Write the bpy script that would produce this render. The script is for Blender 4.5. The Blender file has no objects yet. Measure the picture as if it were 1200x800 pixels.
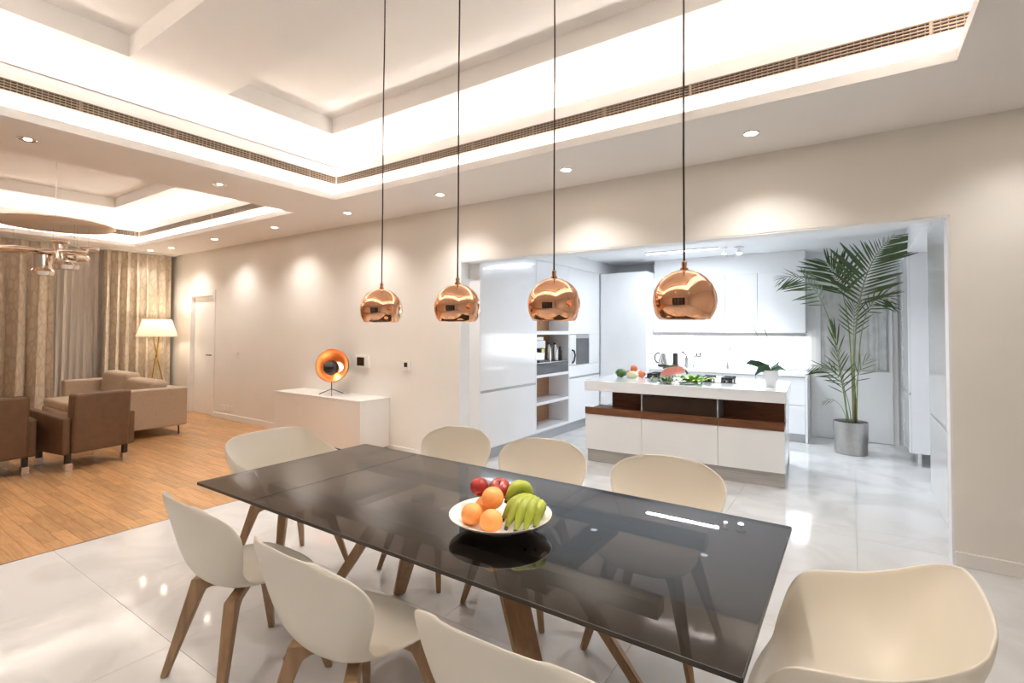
import bpy, bmesh, math, random
from mathutils import Vector, Matrix
random.seed(7)
SC = bpy.context.scene
COL = SC.collection
R = math.radians

# ------------------------------------------------------------------ camera
cam_d = bpy.data.cameras.new('camera'); cam = bpy.data.objects.new('camera', cam_d); COL.objects.link(cam)
cam_d.sensor_fit = 'HORIZONTAL'; cam_d.sensor_width = 36.0
cam_d.lens = 591.6 / 1200 * 36.0
cam_d.shift_y = -27.0 / 1200
cam_d.clip_start = 0.05
_yaw, _pit, _rol = 0.5959, 0.0245, 0.00457
_fw = Vector((-math.sin(_yaw) * math.cos(_pit), math.cos(_yaw) * math.cos(_pit), math.sin(_pit)))
_r = Vector((math.cos(_yaw), math.sin(_yaw), 0)); _u = _r.cross(_fw)
_r2 = math.cos(_rol) * _r + math.sin(_rol) * _u; _u2 = -math.sin(_rol) * _r + math.cos(_rol) * _u
cam.matrix_world = Matrix(((_r2.x, _u2.x, -_fw.x, 0), (_r2.y, _u2.y, -_fw.y, 0), (_r2.z, _u2.z, -_fw.z, 1.5), (0, 0, 0, 1)))
SC.camera = cam

# ------------------------------------------------------------------ world, exposure
SC.view_settings.view_transform = 'Standard'; SC.view_settings.look = 'None'
SC.view_settings.gamma = 1.0; SC.view_settings.use_curve_mapping = False
SC.view_settings.exposure = 1.58
SC.cycles.use_denoising = True
SC.cycles.max_bounces = 10; SC.cycles.diffuse_bounces = 6; SC.cycles.glossy_bounces = 5
SC.cycles.transparent_max_bounces = 12; SC.cycles.sample_clamp_indirect = 14.0
SC.cycles.caustics_reflective = False; SC.cycles.caustics_refractive = False
W = bpy.data.worlds.new('night'); SC.world = W; W.use_nodes = True
W.node_tree.nodes['Background'].inputs[0].default_value = (0.02, 0.03, 0.06, 1)
W.node_tree.nodes['Background'].inputs[1].default_value = 1.0

# light levels (radiant strengths of the real lamps and of the added kitchen downlights)
WARM = (1.0, 0.962, 0.915); COOL = (0.84, 0.92, 1.0)
COVE_LOW, COVE_HIGH = 13.0, 6.5
SPOT_W, FILL_K = 11.0, 11.0

# ------------------------------------------------------------------ materials
def nodes(name):
    m = bpy.data.materials.new(name); m.use_nodes = True
    return m, m.node_tree, m.node_tree.nodes, m.node_tree.links, m.node_tree.nodes['Principled BSDF']
def rgba(c): return (c[0], c[1], c[2], 1)
def mat(name, c, rough=.5, metal=0., spec=.5, var=.04, scale=6., bump=0., coat=0.):
    m, t, n, l, b = nodes(name)
    b.inputs['Roughness'].default_value = rough; b.inputs['Metallic'].default_value = metal
    b.inputs['Specular IOR Level'].default_value = spec; b.inputs['Coat Weight'].default_value = coat
    tc = n.new('ShaderNodeTexCoord'); ns = n.new('ShaderNodeTexNoise'); ns.inputs['Scale'].default_value = scale
    ns.inputs['Detail'].default_value = 4
    l.new(tc.outputs['Object'], ns.inputs['Vector'])
    cr = n.new('ShaderNodeValToRGB')
    cr.color_ramp.elements[0].color = rgba([max(0, x * (1 - var)) for x in c]); cr.color_ramp.elements[1].color = rgba([min(1, x * (1 + var)) for x in c])
    cr.color_ramp.elements[0].position = .3; cr.color_ramp.elements[1].position = .7
    l.new(ns.outputs['Fac'], cr.inputs['Fac']); l.new(cr.outputs['Color'], b.inputs['Base Color'])
    if bump:
        bp = n.new('ShaderNodeBump'); bp.inputs['Strength'].default_value = bump; bp.inputs['Distance'].default_value = .01
        l.new(ns.outputs['Fac'], bp.inputs['Height']); l.new(bp.outputs['Normal'], b.inputs['Normal'])
    return m
def emit(name, c, s):
    m, t, n, l, b = nodes(name)
    b.inputs['Base Color'].default_value = rgba(c); b.inputs['Emission Color'].default_value = rgba(c); b.inputs['Emission Strength'].default_value = s
    return m
def wood(name, c1, c2, rough=.4, scale=(1.2, 14, 14), rand=0.0, spec=.4):
    m, t, n, l, b = nodes(name)
    tc = n.new('ShaderNodeTexCoord'); mp = n.new('ShaderNodeMapping'); mp.inputs['Scale'].default_value = scale
    oi = n.new('ShaderNodeObjectInfo'); gi = n.new('ShaderNodeNewGeometry')
    ad = n.new('ShaderNodeMath'); ad.operation = 'ADD'; l.new(oi.outputs['Random'], ad.inputs[0]); l.new(gi.outputs['Random Per Island'], ad.inputs[1])
    fr = n.new('ShaderNodeMath'); fr.operation = 'FRACT'; l.new(ad.outputs[0], fr.inputs[0])
    mu = n.new('ShaderNodeMath'); mu.operation = 'MULTIPLY'; mu.inputs[1].default_value = 37.0; l.new(fr.outputs[0], mu.inputs[0])
    cb = n.new('ShaderNodeCombineXYZ'); l.new(mu.outputs[0], cb.inputs['X']); l.new(mu.outputs[0], cb.inputs['Y'])
    l.new(tc.outputs['Object'], mp.inputs['Vector']); l.new(cb.outputs[0], mp.inputs['Location'])
    ns = n.new('ShaderNodeTexNoise'); ns.inputs['Scale'].default_value = 3; ns.inputs['Detail'].default_value = 6; ns.inputs['Distortion'].default_value = .8
    l.new(mp.outputs[0], ns.inputs['Vector'])
    cr = n.new('ShaderNodeValToRGB'); cr.color_ramp.elements[0].color = rgba(c1); cr.color_ramp.elements[1].color = rgba(c2)
    cr.color_ramp.elements[0].position = .3; cr.color_ramp.elements[1].position = .68
    l.new(ns.outputs['Fac'], cr.inputs['Fac'])
    hs = n.new('ShaderNodeHueSaturation'); l.new(cr.outputs[0], hs.inputs['Color'])
    mr = n.new('ShaderNodeMapRange'); mr.inputs['To Min'].default_value = 1 - rand; mr.inputs['To Max'].default_value = 1 + rand
    l.new(fr.outputs[0], mr.inputs['Value']); l.new(mr.outputs[0], hs.inputs['Value'])
    l.new(hs.outputs[0], b.inputs['Base Color'])
    b.inputs['Roughness'].default_value = rough; b.inputs['Specular IOR Level'].default_value = spec
    bp = n.new('ShaderNodeBump'); bp.inputs['Strength'].default_value = .08; bp.inputs['Distance'].default_value = .004
    l.new(ns.outputs['Fac'], bp.inputs['Height']); l.new(bp.outputs[0], b.inputs['Normal'])
    return m
def smoked_glass(name, tint, gloss=True):
    m, t, n, l, b = nodes(name); n.remove(b); out = n['Material Output']
    tr = n.new('ShaderNodeBsdfTransparent'); tr.inputs[0].default_value = rgba(tint)
    if gloss:
        gl = n.new('ShaderNodeBsdfGlossy'); gl.inputs['Roughness'].default_value = .015; gl.inputs['Color'].default_value = (1, 1, 1, 1)
        fr = n.new('ShaderNodeFresnel'); fr.inputs['IOR'].default_value = 1.55
        mx = n.new('ShaderNodeMixShader'); l.new(fr.outputs[0], mx.inputs[0]); l.new(tr.outputs[0], mx.inputs[1]); l.new(gl.outputs[0], mx.inputs[2])
        l.new(mx.outputs[0], out.inputs['Surface'])
    else:
        l.new(tr.outputs[0], out.inputs['Surface'])
    return m
def damask(name, c1, c2):
    m, t, n, l, b = nodes(name)
    tc = n.new('ShaderNodeTexCoord'); mp = n.new('ShaderNodeMapping'); mp.inputs['Scale'].default_value = (8, 8, 3.6)
    vo = n.new('ShaderNodeTexVoronoi'); vo.feature = 'DISTANCE_TO_EDGE'; vo.inputs['Scale'].default_value = 1.6
    l.new(tc.outputs['Object'], mp.inputs[0]); l.new(mp.outputs[0], vo.inputs['Vector'])
    cr = n.new('ShaderNodeValToRGB'); cr.color_ramp.elements[0].color = rgba(c1); cr.color_ramp.elements[1].color = rgba(c2)
    cr.color_ramp.elements[0].position = .06; cr.color_ramp.elements[1].position = .16
    l.new(vo.outputs['Distance'], cr.inputs[0]); l.new(cr.outputs[0], b.inputs['Base Color'])
    b.inputs['Roughness'].default_value = .45; b.inputs['Sheen Weight'].default_value = .3
    return m
def sheer(name, c, through):
    m, t, n, l, b = nodes(name); n.remove(b); out = n['Material Output']
    df = n.new('ShaderNodeBsdfDiffuse'); df.inputs[0].default_value = rgba(c)
    tl = n.new('ShaderNodeBsdfTranslucent'); tl.inputs[0].default_value = rgba(c)
    tr = n.new('ShaderNodeBsdfTransparent')
    a = n.new('ShaderNodeMixShader'); a.inputs[0].default_value = .3; l.new(df.outputs[0], a.inputs[1]); l.new(tl.outputs[0], a.inputs[2])
    w = n.new('ShaderNodeTexWave'); w.inputs['Scale'].default_value = 60; tc = n.new('ShaderNodeTexCoord'); l.new(tc.outputs['Object'], w.inputs['Vector'])
    mr = n.new('ShaderNodeMapRange'); mr.inputs['To Min'].default_value = through - .08; mr.inputs['To Max'].default_value = through + .08
    l.new(w.outputs['Fac'], mr.inputs[0])
    x = n.new('ShaderNodeMixShader'); l.new(mr.outputs[0], x.inputs[0]); l.new(a.outputs[0], x.inputs[1]); l.new(tr.outputs[0], x.inputs[2])
    l.new(x.outputs[0], out.inputs['Surface']); return m
def shade_fabric(name, c):
    m, t, n, l, b = nodes(name); n.remove(b); out = n['Material Output']
    df = n.new('ShaderNodeBsdfDiffuse'); df.inputs[0].default_value = rgba(c)
    tl = n.new('ShaderNodeBsdfTranslucent'); tl.inputs[0].default_value = rgba(c)
    ns = n.new('ShaderNodeTexNoise'); ns.inputs['Scale'].default_value = 80
    mr = n.new('ShaderNodeMapRange'); mr.inputs['To Min'].default_value = .45; mr.inputs['To Max'].default_value = .55; l.new(ns.outputs['Fac'], mr.inputs[0])
    a = n.new('ShaderNodeMixShader'); l.new(mr.outputs[0], a.inputs[0]); l.new(df.outputs[0], a.inputs[1]); l.new(tl.outputs[0], a.inputs[2])
    l.new(a.outputs[0], out.inputs['Surface']); return m
def tile_mat():
    m, t, n, l, b = nodes('polished_white_tile')
    tc = n.new('ShaderNodeTexCoord'); ns = n.new('ShaderNodeTexNoise'); ns.inputs['Scale'].default_value = 1.6; ns.inputs['Detail'].default_value = 8; ns.inputs['Distortion'].default_value = 1.2
    oi = n.new('ShaderNodeObjectInfo'); ad = n.new('ShaderNodeVectorMath'); ad.operation = 'ADD'
    l.new(tc.outputs['Object'], ad.inputs[0]); l.new(oi.outputs['Location'], ad.inputs[1]); l.new(ad.outputs[0], ns.inputs['Vector'])
    cr = n.new('ShaderNodeValToRGB'); cr.color_ramp.elements[0].color = (.60, .585, .57, 1); cr.color_ramp.elements[1].color = (.69, .68, .67, 1)
    cr.color_ramp.elements[0].position = .38; cr.color_ramp.elements[1].position = .55
    l.new(ns.outputs['Fac'], cr.inputs[0]); l.new(cr.outputs[0], b.inputs['Base Color'])
    b.inputs['Roughness'].default_value = .07; b.inputs['Specular IOR Level'].default_value = .55
    return m

M = {}
M['wall'] = mat('beige_wall_paint', (.82, .785, .735), .6, spec=.25, var=.015, scale=2)
M['ceil'] = mat('ceiling_paint', (.86, .83, .80), .75, spec=.15, var=.01, scale=2)
M['kwall'] = mat('white_wall_paint', (.84, .85, .86), .6, spec=.25, var=.01, scale=2)
M['trimw'] = mat('white_trim_paint', (.83, .81, .78), .4, var=.01)
M['tile'] = tile_mat()
M['grout'] = mat('tile_grout', (.62, .60, .58), .6)
M['plank'] = wood('oak_plank', (.40, .20, .08), (.58, .335, .155), .3, rand=.16)
M['under'] = mat('plank_gap', (.30, .16, .07), .8)
M['lacq'] = mat('white_lacquer', (.84, .845, .86), .14, var=.006, coat=.4)
M['lacqwarm'] = mat('cream_lacquer', (.80, .80, .79), .18, var=.006, coat=.3)
M['side'] = mat('sideboard_lacquer', (.84, .81, .78), .3, var=.006)
M['plinth'] = mat('brushed_aluminium_plinth', (.50, .50, .51), .35, metal=.7, scale=30)
M['stoneplinth'] = wood('grey_striped_plinth', (.36, .34, .31), (.55, .52, .48), .4, scale=(.6, .6, 30))
M['walnut'] = wood('walnut', (.11, .037, .013), (.20, .072, .028), .4, scale=(1.5, 12, 12))
M['niche_wood'] = wood('light_walnut_back', (.38, .19, .10), (.50, .27, .15), .5, scale=(1.5, 12, 12))
M['oak'] = wood('oak_leg', (.31, .18, .09), (.43, .27, .15), .45, scale=(10, 10, 1.2))
M['chair'] = mat('cream_shell_plastic', (.82, .765, .665), .38, var=.008)
M['glass_top'] = smoked_glass('smoked_glass', (.27, .24, .225)); M['glass_side'] = smoked_glass('smoked_glass_under', (.30, .27, .25), False)
M['steel'] = mat('stainless_steel', (.62, .61, .60), .25, metal=1, var=.04, scale=40)
M['brushed'] = mat('brushed_pot_steel', (.50, .48, .46), .32, metal=1, var=.06, scale=25)
M['chrome'] = mat('polished_chrome', (.80, .78, .76), .06, metal=1, var=.01)
M['pebble'] = mat('mirror_pebble', (.84, .77, .70), .09, metal=1, var=.02)
M['satin'] = mat('satin_disc', (.82, .72, .63), .32, metal=.85, var=.02)
M['copper'] = mat('polished_copper', (.93, .52, .32), .05, metal=1, var=.015)
M['coppermatte'] = mat('satin_copper', (.80, .30, .10), .38, metal=.8, var=.03)
M['brass'] = mat('brass', (.72, .50, .16), .25, metal=1)
M['black'] = mat('black_plastic', (.018, .017, .017), .35)
M['gloss_black'] = mat('gloss_black', (.012, .011, .011), .08, coat=.6)
M['darkglass'] = mat('dark_appliance_glass', (.07, .075, .08), .06, coat=.5, var=.1)
M['brownglass'] = mat('smoked_brown_glass', (.040, .022, .015), .12, var=.1, spec=.35)
M['cord'] = mat('black_textile_cord', (.03, .022, .018), .7)
M['dark'] = mat('dark_metal', (.05, .045, .04), .4, metal=.6)
M['white'] = mat('white_ceramic', (.86, .85, .82), .15, var=.01, coat=.4)
M['leather'] = mat('brown_leather', (.135, .072, .037), .42, var=.12, scale=12, bump=.1)
M['sofa'] = mat('taupe_sofa_fabric', (.46, .35, .255), .8, var=.06, scale=40, bump=.1)
M['curtain'] = damask('damask_curtain', (.56, .46, .34), (.66, .57, .45))
M['sheer'] = sheer('sheer_voile', (.93, .86, .78), .08)
M['shade'] = shade_fabric('lamp_shade_fabric', (.88, .82, .72))
M['night'] = mat('night_window_glass', (.02, .022, .028), .05, coat=.5)
M['blind'] = mat('roller_blind', (.50, .42, .34), .8)
M['alu'] = mat('window_frame_aluminium', (.35, .33, .31), .4, metal=.4)
M['grille'] = mat('grille_blade', (.30, .225, .165), .45, var=.02)
M['grilleback'] = mat('grille_duct', (.045, .028, .02), .8)
M['leaf'] = mat('palm_leaf', (.055, .09, .022), .45, var=.35, scale=5)
M['stem'] = mat('palm_stem', (.20, .25, .08), .5, var=.2, scale=8)
M['trunk'] = mat('palm_trunk', (.22, .13, .07), .8, var=.25, scale=20)
M['soil'] = mat('potting_soil', (.05, .035, .025), .95, var=.4, scale=40, bump=.8)
M['orchidleaf'] = mat('orchid_leaf', (.035, .085, .035), .35, var=.2)
M['orange'] = mat('orange_peel', (.92, .38, .11), .45, var=.06, scale=60, bump=.2)
M['apple'] = mat('apple_skin', (.34, .035, .035), .25, var=.35, scale=9)
M['banana'] = mat('green_banana_skin', (.33, .39, .045), .45, var=.22, scale=6)
M['bananatip'] = mat('banana_tip', (.06, .05, .02), .7)
M['greenveg'] = mat('dark_green_vegetable', (.08, .17, .04), .5, var=.4, scale=14, bump=.4)
M['lettuce'] = mat('lettuce_leaf', (.30, .50, .06), .5, var=.3, scale=12)
M['melonflesh'] = mat('melon_flesh', (.84, .30, .22), .4, var=.1)
M['paleveg'] = mat('pale_squash', (.80, .78, .50), .4, var=.08)
M['tomato'] = mat('tomato_skin', (.78, .22, .10), .25, var=.1)
M['ledw'] = emit('warm_led', WARM, 1.0); M['ledlow'] = emit('warm_led_lower_cove', WARM, COVE_LOW); M['ledhigh'] = emit('warm_led_upper_cove', WARM, COVE_HIGH)
M['lampface'] = emit('downlight_lamp', (1, .88, .74), 14.0)
M['bulb'] = emit('opal_bulb', (1, .83, .62), 9.0)
M['ringglow'] = emit('painted_dome_glow', (1, .88, .68), 1.4)  # glow colour for the lit inside of the table lamp dome
M['kbar'] = emit('cool_linear_lamp', COOL, 4.0)
M['kspot'] = emit('cool_spot_lamp', COOL, 8.0)
M['kdown'] = emit('added_downlight_face', COOL, 1.0)
M['splash'] = emit('backlit_splashback', (.95, .98, 1.0), 1.5)
M['yellow'] = mat('yellow_sticker', (.75, .75, .08), .5)
M['screen'] = mat('thermostat_screen', (.025, .018, .014), .15)
M['reed'] = mat('reeded_glass', (.60, .60, .58), .2, var=.12, scale=9, coat=.3)

# ------------------------------------------------------------------ mesh helpers
def box(bm, x0, x1, y0, y1, z0, z1, bev=0., seg=1, mi=0):
    g = bmesh.ops.create_cube(bm, size=1.0)['verts']
    for v in g:
        v.co = Vector(((x0 + x1) / 2 + v.co.x * (x1 - x0), (y0 + y1) / 2 + v.co.y * (y1 - y0), (z0 + z1) / 2 + v.co.z * (z1 - z0)))
    fs = {f for v in g for f in v.link_faces}
    for f in fs: f.material_index = mi
    if bev:
        es = {e for v in g for e in v.link_edges}
        bmesh.ops.bevel(bm, geom=list(es), offset=bev, segments=seg, affect='EDGES', profile=.5)
    return g
def quad(bm, pts, mi=0):
    f = bm.faces.new([bm.verts.new(p) for p in pts]); f.material_index = mi; return f
def lathe(bm, prof, n=24, center=(0, 0), cap=False):
    rings = []
    for r, z in prof:
        if r < 1e-5: rings.append([bm.verts.new((center[0], center[1], z))])
        else: rings.append([bm.verts.new((center[0] + r * math.cos(2 * math.pi * k / n), center[1] + r * math.sin(2 * math.pi * k / n), z)) for k in range(n)])
    for a, b in zip(rings, rings[1:]):
        for k in range(n):
            q = [a[k % len(a)], a[(k + 1) % n % len(a)], b[(k + 1) % n % len(b)], b[k % len(b)]]
            u = []
            for v in q:
                if v not in u: u.append(v)
            if len(u) > 2: bm.faces.new(u)
    return rings
def tube(bm, path, rad, n=8, cap=True, flat=1.0, phase=0.):
    path = [Vector(p) for p in path]
    if not hasattr(rad, '__len__'): rad = [rad] * len(path)
    rings = []; up = None
    for i, p in enumerate(path):
        d = (path[min(i + 1, len(path) - 1)] - path[max(i - 1, 0)]).normalized()
        if up is None:
            up = Vector((0, 0, 1)) if abs(d.z) < .9 else Vector((1, 0, 0))
        s = d.cross(up).normalized(); up = s.cross(d).normalized()
        rings.append([bm.verts.new(p + (s * math.cos(2 * math.pi * k / n + phase) + up * flat * math.sin(2 * math.pi * k / n + phase)) * rad[i]) for k in range(n)])
    for a, b in zip(rings, rings[1:]):
        for k in range(n): bm.faces.new((a[k], a[(k + 1) % n], b[(k + 1) % n], b[k]))
    if cap:
        bm.faces.new(rings[0][::-1]); bm.faces.new(rings[-1])
def ball(bm, c, r, sx=1, sy=1, sz=1, u=16, v=10):
    g = bmesh.ops.create_uvsphere(bm, u_segments=u, v_segments=v, radius=r)['verts']
    for x in g: x.co = Vector((c[0] + x.co.x * sx, c[1] + x.co.y * sy, c[2] + x.co.z * sz))
    return g
def link(name, data, parent=None, loc=None, rot=None):
    o = bpy.data.objects.new(name, data); COL.objects.link(o)
    if parent: o.parent = parent
    if loc: o.location = loc
    if rot: o.rotation_euler = rot
    return o
def build(name, bm, m, parent=None, smooth=False, loc=None, rot=None, label=None):
    bmesh.ops.recalc_face_normals(bm, faces=bm.faces)
    me = bpy.data.meshes.new(name); bm.to_mesh(me); bm.free()
    for k in (m if isinstance(m, (list, tuple)) else [m]): me.materials.append(M[k])
    if smooth:
        for p in me.polygons: p.use_smooth = True
        if smooth == 'auto':
            me.set_sharp_from_angle(angle=R(35))
    o = link(name, me, parent, loc, rot)
    if label: o['label'] = label
    return o
def part(name, m, parent, fn, smooth=False, **kw):
    bm = bmesh.new(); fn(bm); return build(name, bm, m, parent, smooth, **kw)
def bpart(name, m, parent, *a, bev=0., seg=1, **kw):
    bm = bmesh.new(); box(bm, *a, bev=bev, seg=seg); return build(name, bm, m, parent, **kw)
def tag(o, label, cat, group=None):
    o['label'] = label; o['category'] = cat
    if group: o['group'] = group
    return o
def thing(name, label, cat, loc=(0, 0, 0), rz=0., group=None):
    o = link(name, None, None, loc, (0, 0, rz)); return tag(o, label, cat, group)
def struct(o): o['kind'] = 'structure'; return o
def copy_tree(o, parent=None):
    c = o.copy(); COL.objects.link(c); c.parent = parent
    for ch in list(o.children): copy_tree(ch, c)
    return c
def dup(o, label, loc, rz=None):
    c = copy_tree(o); c.location = loc; c['label'] = label
    if rz is not None: c.rotation_euler = (0, 0, rz)
    return c
def lamp(kind, name, parent, loc, energy, color, rot=(0, 0, 0), **kw):
    d = bpy.data.lights.new(name, kind); d.energy = energy; d.color = color
    for k, v in kw.items(): setattr(d, k, v)
    return link(name, d, parent, loc, rot)

# ------------------------------------------------------------------ room shell
XL, XR, YB, YW, YK = -10.9, 2.3, -3.4, 4.35, 8.5
XKL, XKR = -4.15, 1.15
CZ, KZ = 2.9, 2.65
OX0, OX1, OZ = -3.66, .525, 2.275          # kitchen opening
XW = -4.5                                   # oak / tile boundary
# floor: slab, tiles, planks
fl = struct(part('floor', 'grout', None, lambda b: (box(b, XW, XR, YB, YW + .15, -.12, -.004), box(b, XKL, XKR, YW + .15, YK, -.12, -.004))))
TS = .9
def tile_mesh(w, d):
    bm = bmesh.new(); box(bm, -w / 2, w / 2, -d / 2, d / 2, -.006, 0, bev=.0006)
    me = bpy.data.meshes.new('tile'); bmesh.ops.recalc_face_normals(bm, faces=bm.faces); bm.to_mesh(me); bm.free(); me.materials.append(M['tile']); return me
cache = {}
def add_tile(x0, x1, y0, y1):
    g = .0008; k = (round(x1 - x0, 3), round(y1 - y0, 3))
    if k not in cache: cache[k] = tile_mesh(k[0] - 2 * g, k[1] - 2 * g)
    link('tile', cache[k], fl, ((x0 + x1) / 2, (y0 + y1) / 2, 0))
ys = []; y = 1.12
while y > YB: y -= TS
while y < YK:
    ys.append((max(y, YB), min(y + TS, YK))); y += TS
x = XW
while x < XR - .01:
    for y0, y1 in ys:
        x1 = min(x + TS, XR)
        if y1 <= YW + .15: add_tile(x, x1, y0, y1)
        else:
            a, b = max(x, XKL), min(x1, XKR)
            if y0 < YW: add_tile(x, x1, y0, YW + .15)
            if b - a > .02: add_tile(a, b, max(y0, YW + .15), y1)
    x += TS
wf = struct(part('floor', 'under', None, lambda b: box(b, XL, XW, YB, YW, -.12, -.003)))
wf.name = 'floor_oak'
PL, PW = .6, .09
bm = bmesh.new(); box(bm, -PL / 2 + .0008, PL / 2 - .0008, -PW / 2 + .0008, PW / 2 - .0008, -.006, 0, bev=.0006)
pm = bpy.data.meshes.new('plank'); bm.to_mesh(pm); bm.free(); pm.materials.append(M['plank'])
rest = bmesh.new(); npl = 0; row = 0; y = YW - PW / 2
while y > YB:
    x = XW - PL / 2 + (.0 if row % 3 == 0 else (.2 if row % 3 == 1 else .4))
    while x > XL - PL / 2:
        xa, xb = max(x - PL / 2, XL), min(x + PL / 2, XW)
        if xb - xa > .03:
            if xb - xa > PL - .001 and x > -7.9 and .75 < y and npl < 298:
                link('plank', pm, wf, (x, y, 0)); npl += 1
            else:
                box(rest, xa + .0008, xb - .0008, y - PW / 2 + .0008, y + PW / 2 - .0008, -.006, 0)
        x -= PL
    y -= PW; row += 1
o = build('plank_field', rest, 'plank', wf); o['kind'] = 'stuff'
o = bpart('threshold', 'steel', wf, XW - .006, XW + .006, YB, YW, -.003, .002)

# walls
def wall(name, m, *boxes):
    bm = bmesh.new()
    for bx in boxes: box(bm, *bx)
    return struct(build(name, bm, m))
DX0, DX1, DZ = -10.08, -9.2, 2.14
wall('wall_kitchen_side', 'wall', (XL, DX0, YW, YW + .15, 0, 3.7), (DX0, DX1, YW, YW + .15, DZ, 3.7), (DX1, OX0, YW, YW + .15, 0, 3.7),
     (OX0, OX1, YW, YW + .15, OZ, 3.7), (OX1, XR, YW, YW + .15, 0, 3.7))
# white lining of the opening
tr = struct(bpart('trim_1', 'kwall', None, OX0 + .004, OX1 - .004, YW + .004, YW + .16, OZ - .012, OZ))
bpart('jamb', 'kwall', tr, OX0, OX0 + .012, YW + .004, YW + .16, 0, OZ - .012)
bpart('jamb', 'kwall', tr, OX1 - .012, OX1, YW + .004, YW + .16, 0, OZ - .012)
wy0, wy1, wz1 = -.1, 3.9, 2.45      # window behind the curtains
wall('wall_window', 'wall', (XL - .15, XL, YB, wy0, 0, 3.7), (XL - .15, XL, wy1, YW + .15, 0, 3.7), (XL - .15, XL, wy0, wy1, wz1, 3.7))
wn = struct(bpart('window_1', 'night', None, XL - .12, XL - .10, wy0, wy1, 0, wz1))
for yy in (wy0, .9, 1.9, 2.9, wy1 - .06): bpart('window_frame', 'alu', wn, XL - .10, XL - .05, yy, yy + .06, 0, wz1)
for zz in (0, 2.28): bpart('window_frame', 'alu', wn, XL - .10, XL - .05, wy0, wy1, zz, zz + .1)
wall('wall_entrance', 'wall', (XR, XR + .15, YB, YW + .15, 0, 3.7))
wall('wall_behind', 'wall', (XL, -3.2, YB - .15, YB, 0, 3.7), (1.2, XR, YB - .15, YB, 0, 3.7), (-3.2, 1.2, YB - .15, YB, 2.4, 3.7))
wn2 = struct(bpart('window_2', 'night', None, -3.2, 1.2, YB - .12, YB - .10, 0, 2.4))
for xx in (-3.2, -2.1, -1.0, .1, 1.14): bpart('window_frame', 'alu', wn2, xx, xx + .06, YB - .1, YB - .05, 0, 2.4)
wall('wall_kitchen_left', 'kwall', (XKL - .1, XKL, YW + .15, YK + .1, 0, KZ))
wall('wall_kitchen_right', 'kwall', (XKR, XKR + .1, YW + .15, YK + .1, 0, KZ))
KD0, KD1, KDZ = -.46, .42, 2.2
wall('wall_kitchen_back', 'kwall', (XKL, KD0, YK, YK + .1, 0, KZ), (KD1, XKR, YK, YK + .1, 0, KZ), (KD0, KD1, YK, YK + .1, KDZ, KZ))
struct(bpart('ceiling_kitchen', 'kwall', None, XKL - .1, XKR + .1, YW + .15, YK + .1, KZ, KZ + .1))
struct(bpart('trim_2', 'kwall', None, .50, XKR, YW + .16, YK, 2.40, KZ))          # bulkhead above the tall units
# baseboards
bb = struct(bpart('baseboard_kitchen_side', 'trimw', None, DX1 + .06, -6.56, YW - .015, YW, 0, .09, bev=.003))
struct(bpart('baseboard_pier', 'trimw', None, -4.77, OX0, YW - .015, YW, 0, .09, bev=.003))
struct(bpart('baseboard_right', 'trimw', None, OX1, XR, YW - .015, YW, 0, .09, bev=.003))
struct(bpart('baseboard_corner', 'trimw', None, XL, DX0 - .06, YW - .015, YW, 0, .09, bev=.003))

# ceiling: soffit with two stepped trays
T1 = (-4.62, .45, .06, 3.40); T2 = (-10.15, -5.52, -.2, 3.5)
ce = struct(part('ceiling', 'ceil', None, lambda b: (
    box(b, XL, T2[0], YB, YW, CZ, CZ + .02), box(b, T2[1], T1[0], YB, YW, CZ, CZ + .02), box(b, T1[1], XR, YB, YW, CZ, CZ + .02),
    box(b, T2[0], T2[1], YB, T2[2], CZ, CZ + .02), box(b, T2[0], T2[1], T2[3], YW, CZ, CZ + .02),
    box(b, T1[0], T1[1], YB, T1[2], CZ, CZ + .02), box(b, T1[0], T1[1], T1[3], YW, CZ, CZ + .02))))
def ring(bm, t, d0, d1, z0, z1):
    x0, x1, y0, y1 = t
    box(bm, x0 - d1, x0 - d0, y0 - d1, y1 + d1, z0, z1); box(bm, x1 + d0, x1 + d1, y0 - d1, y1 + d1, z0, z1)
    box(bm, x0 - d0, x1 + d0, y0 - d1, y0 - d0, z0, z1); box(bm, x0 - d0, x1 + d0, y1 + d0, y1 + d1, z0, z1)
Z_LIP, Z_F1, Z_U, Z_C = 2.965, 3.28, 3.42, 3.57
def tray(t, coffers):
    part('cove_lip', 'ceil', ce, lambda b: ring(b, t, 0, .015, CZ + .02, Z_LIP))
    part('cove_fascia', 'ceil', ce, lambda b: ring(b, t, .09, .11, CZ + .02, Z_F1))
    part('cove_shelf', 'ceil', ce, lambda b: ring(b, t, .11, .46, 3.17, 3.19))
    part('cove_back', 'ceil', ce, lambda b: ring(b, t, .44, .46, 3.19, Z_U))
    part('led_strip', 'ledlow', ce, lambda b: ring(b, t, .04, .065, CZ + .022, CZ + .028))
    part('led_strip', 'ledhigh', ce, lambda b: ring(b, t, .24, .27, 3.192, 3.2))
    x0, x1, y0, y1 = t[0] - .46, t[1] + .46, t[2] - .46, t[3] + .46
    def up(b):   # ceiling plane with recessed coffers
        ysl = sorted({y0, y1} | {c[2] for c in coffers} | {c[3] for c in coffers})
        for a, c in zip(ysl, ysl[1:]):
            hit = [k for k in coffers if k[2] <= a + 1e-6 and k[3] >= c - 1e-6]
            if not hit: box(b, x0, x1, a, c, Z_U, Z_C + .03)
            else:
                k = hit[0]; box(b, x0, k[0], a, c, Z_U, Z_C + .03); box(b, k[1], x1, a, c, Z_U, Z_C + .03); box(b, k[0], k[1], a, c, Z_C, Z_C + .03)
    part('upper_ceiling', 'ceil', ce, up)
tray(T1, [(-4.22, .05, 2.07, 3.07), (-4.22, .05, .39, 1.39)])
tray(T2, [(-9.7, -5.95, .25, 3.05)])

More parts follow.
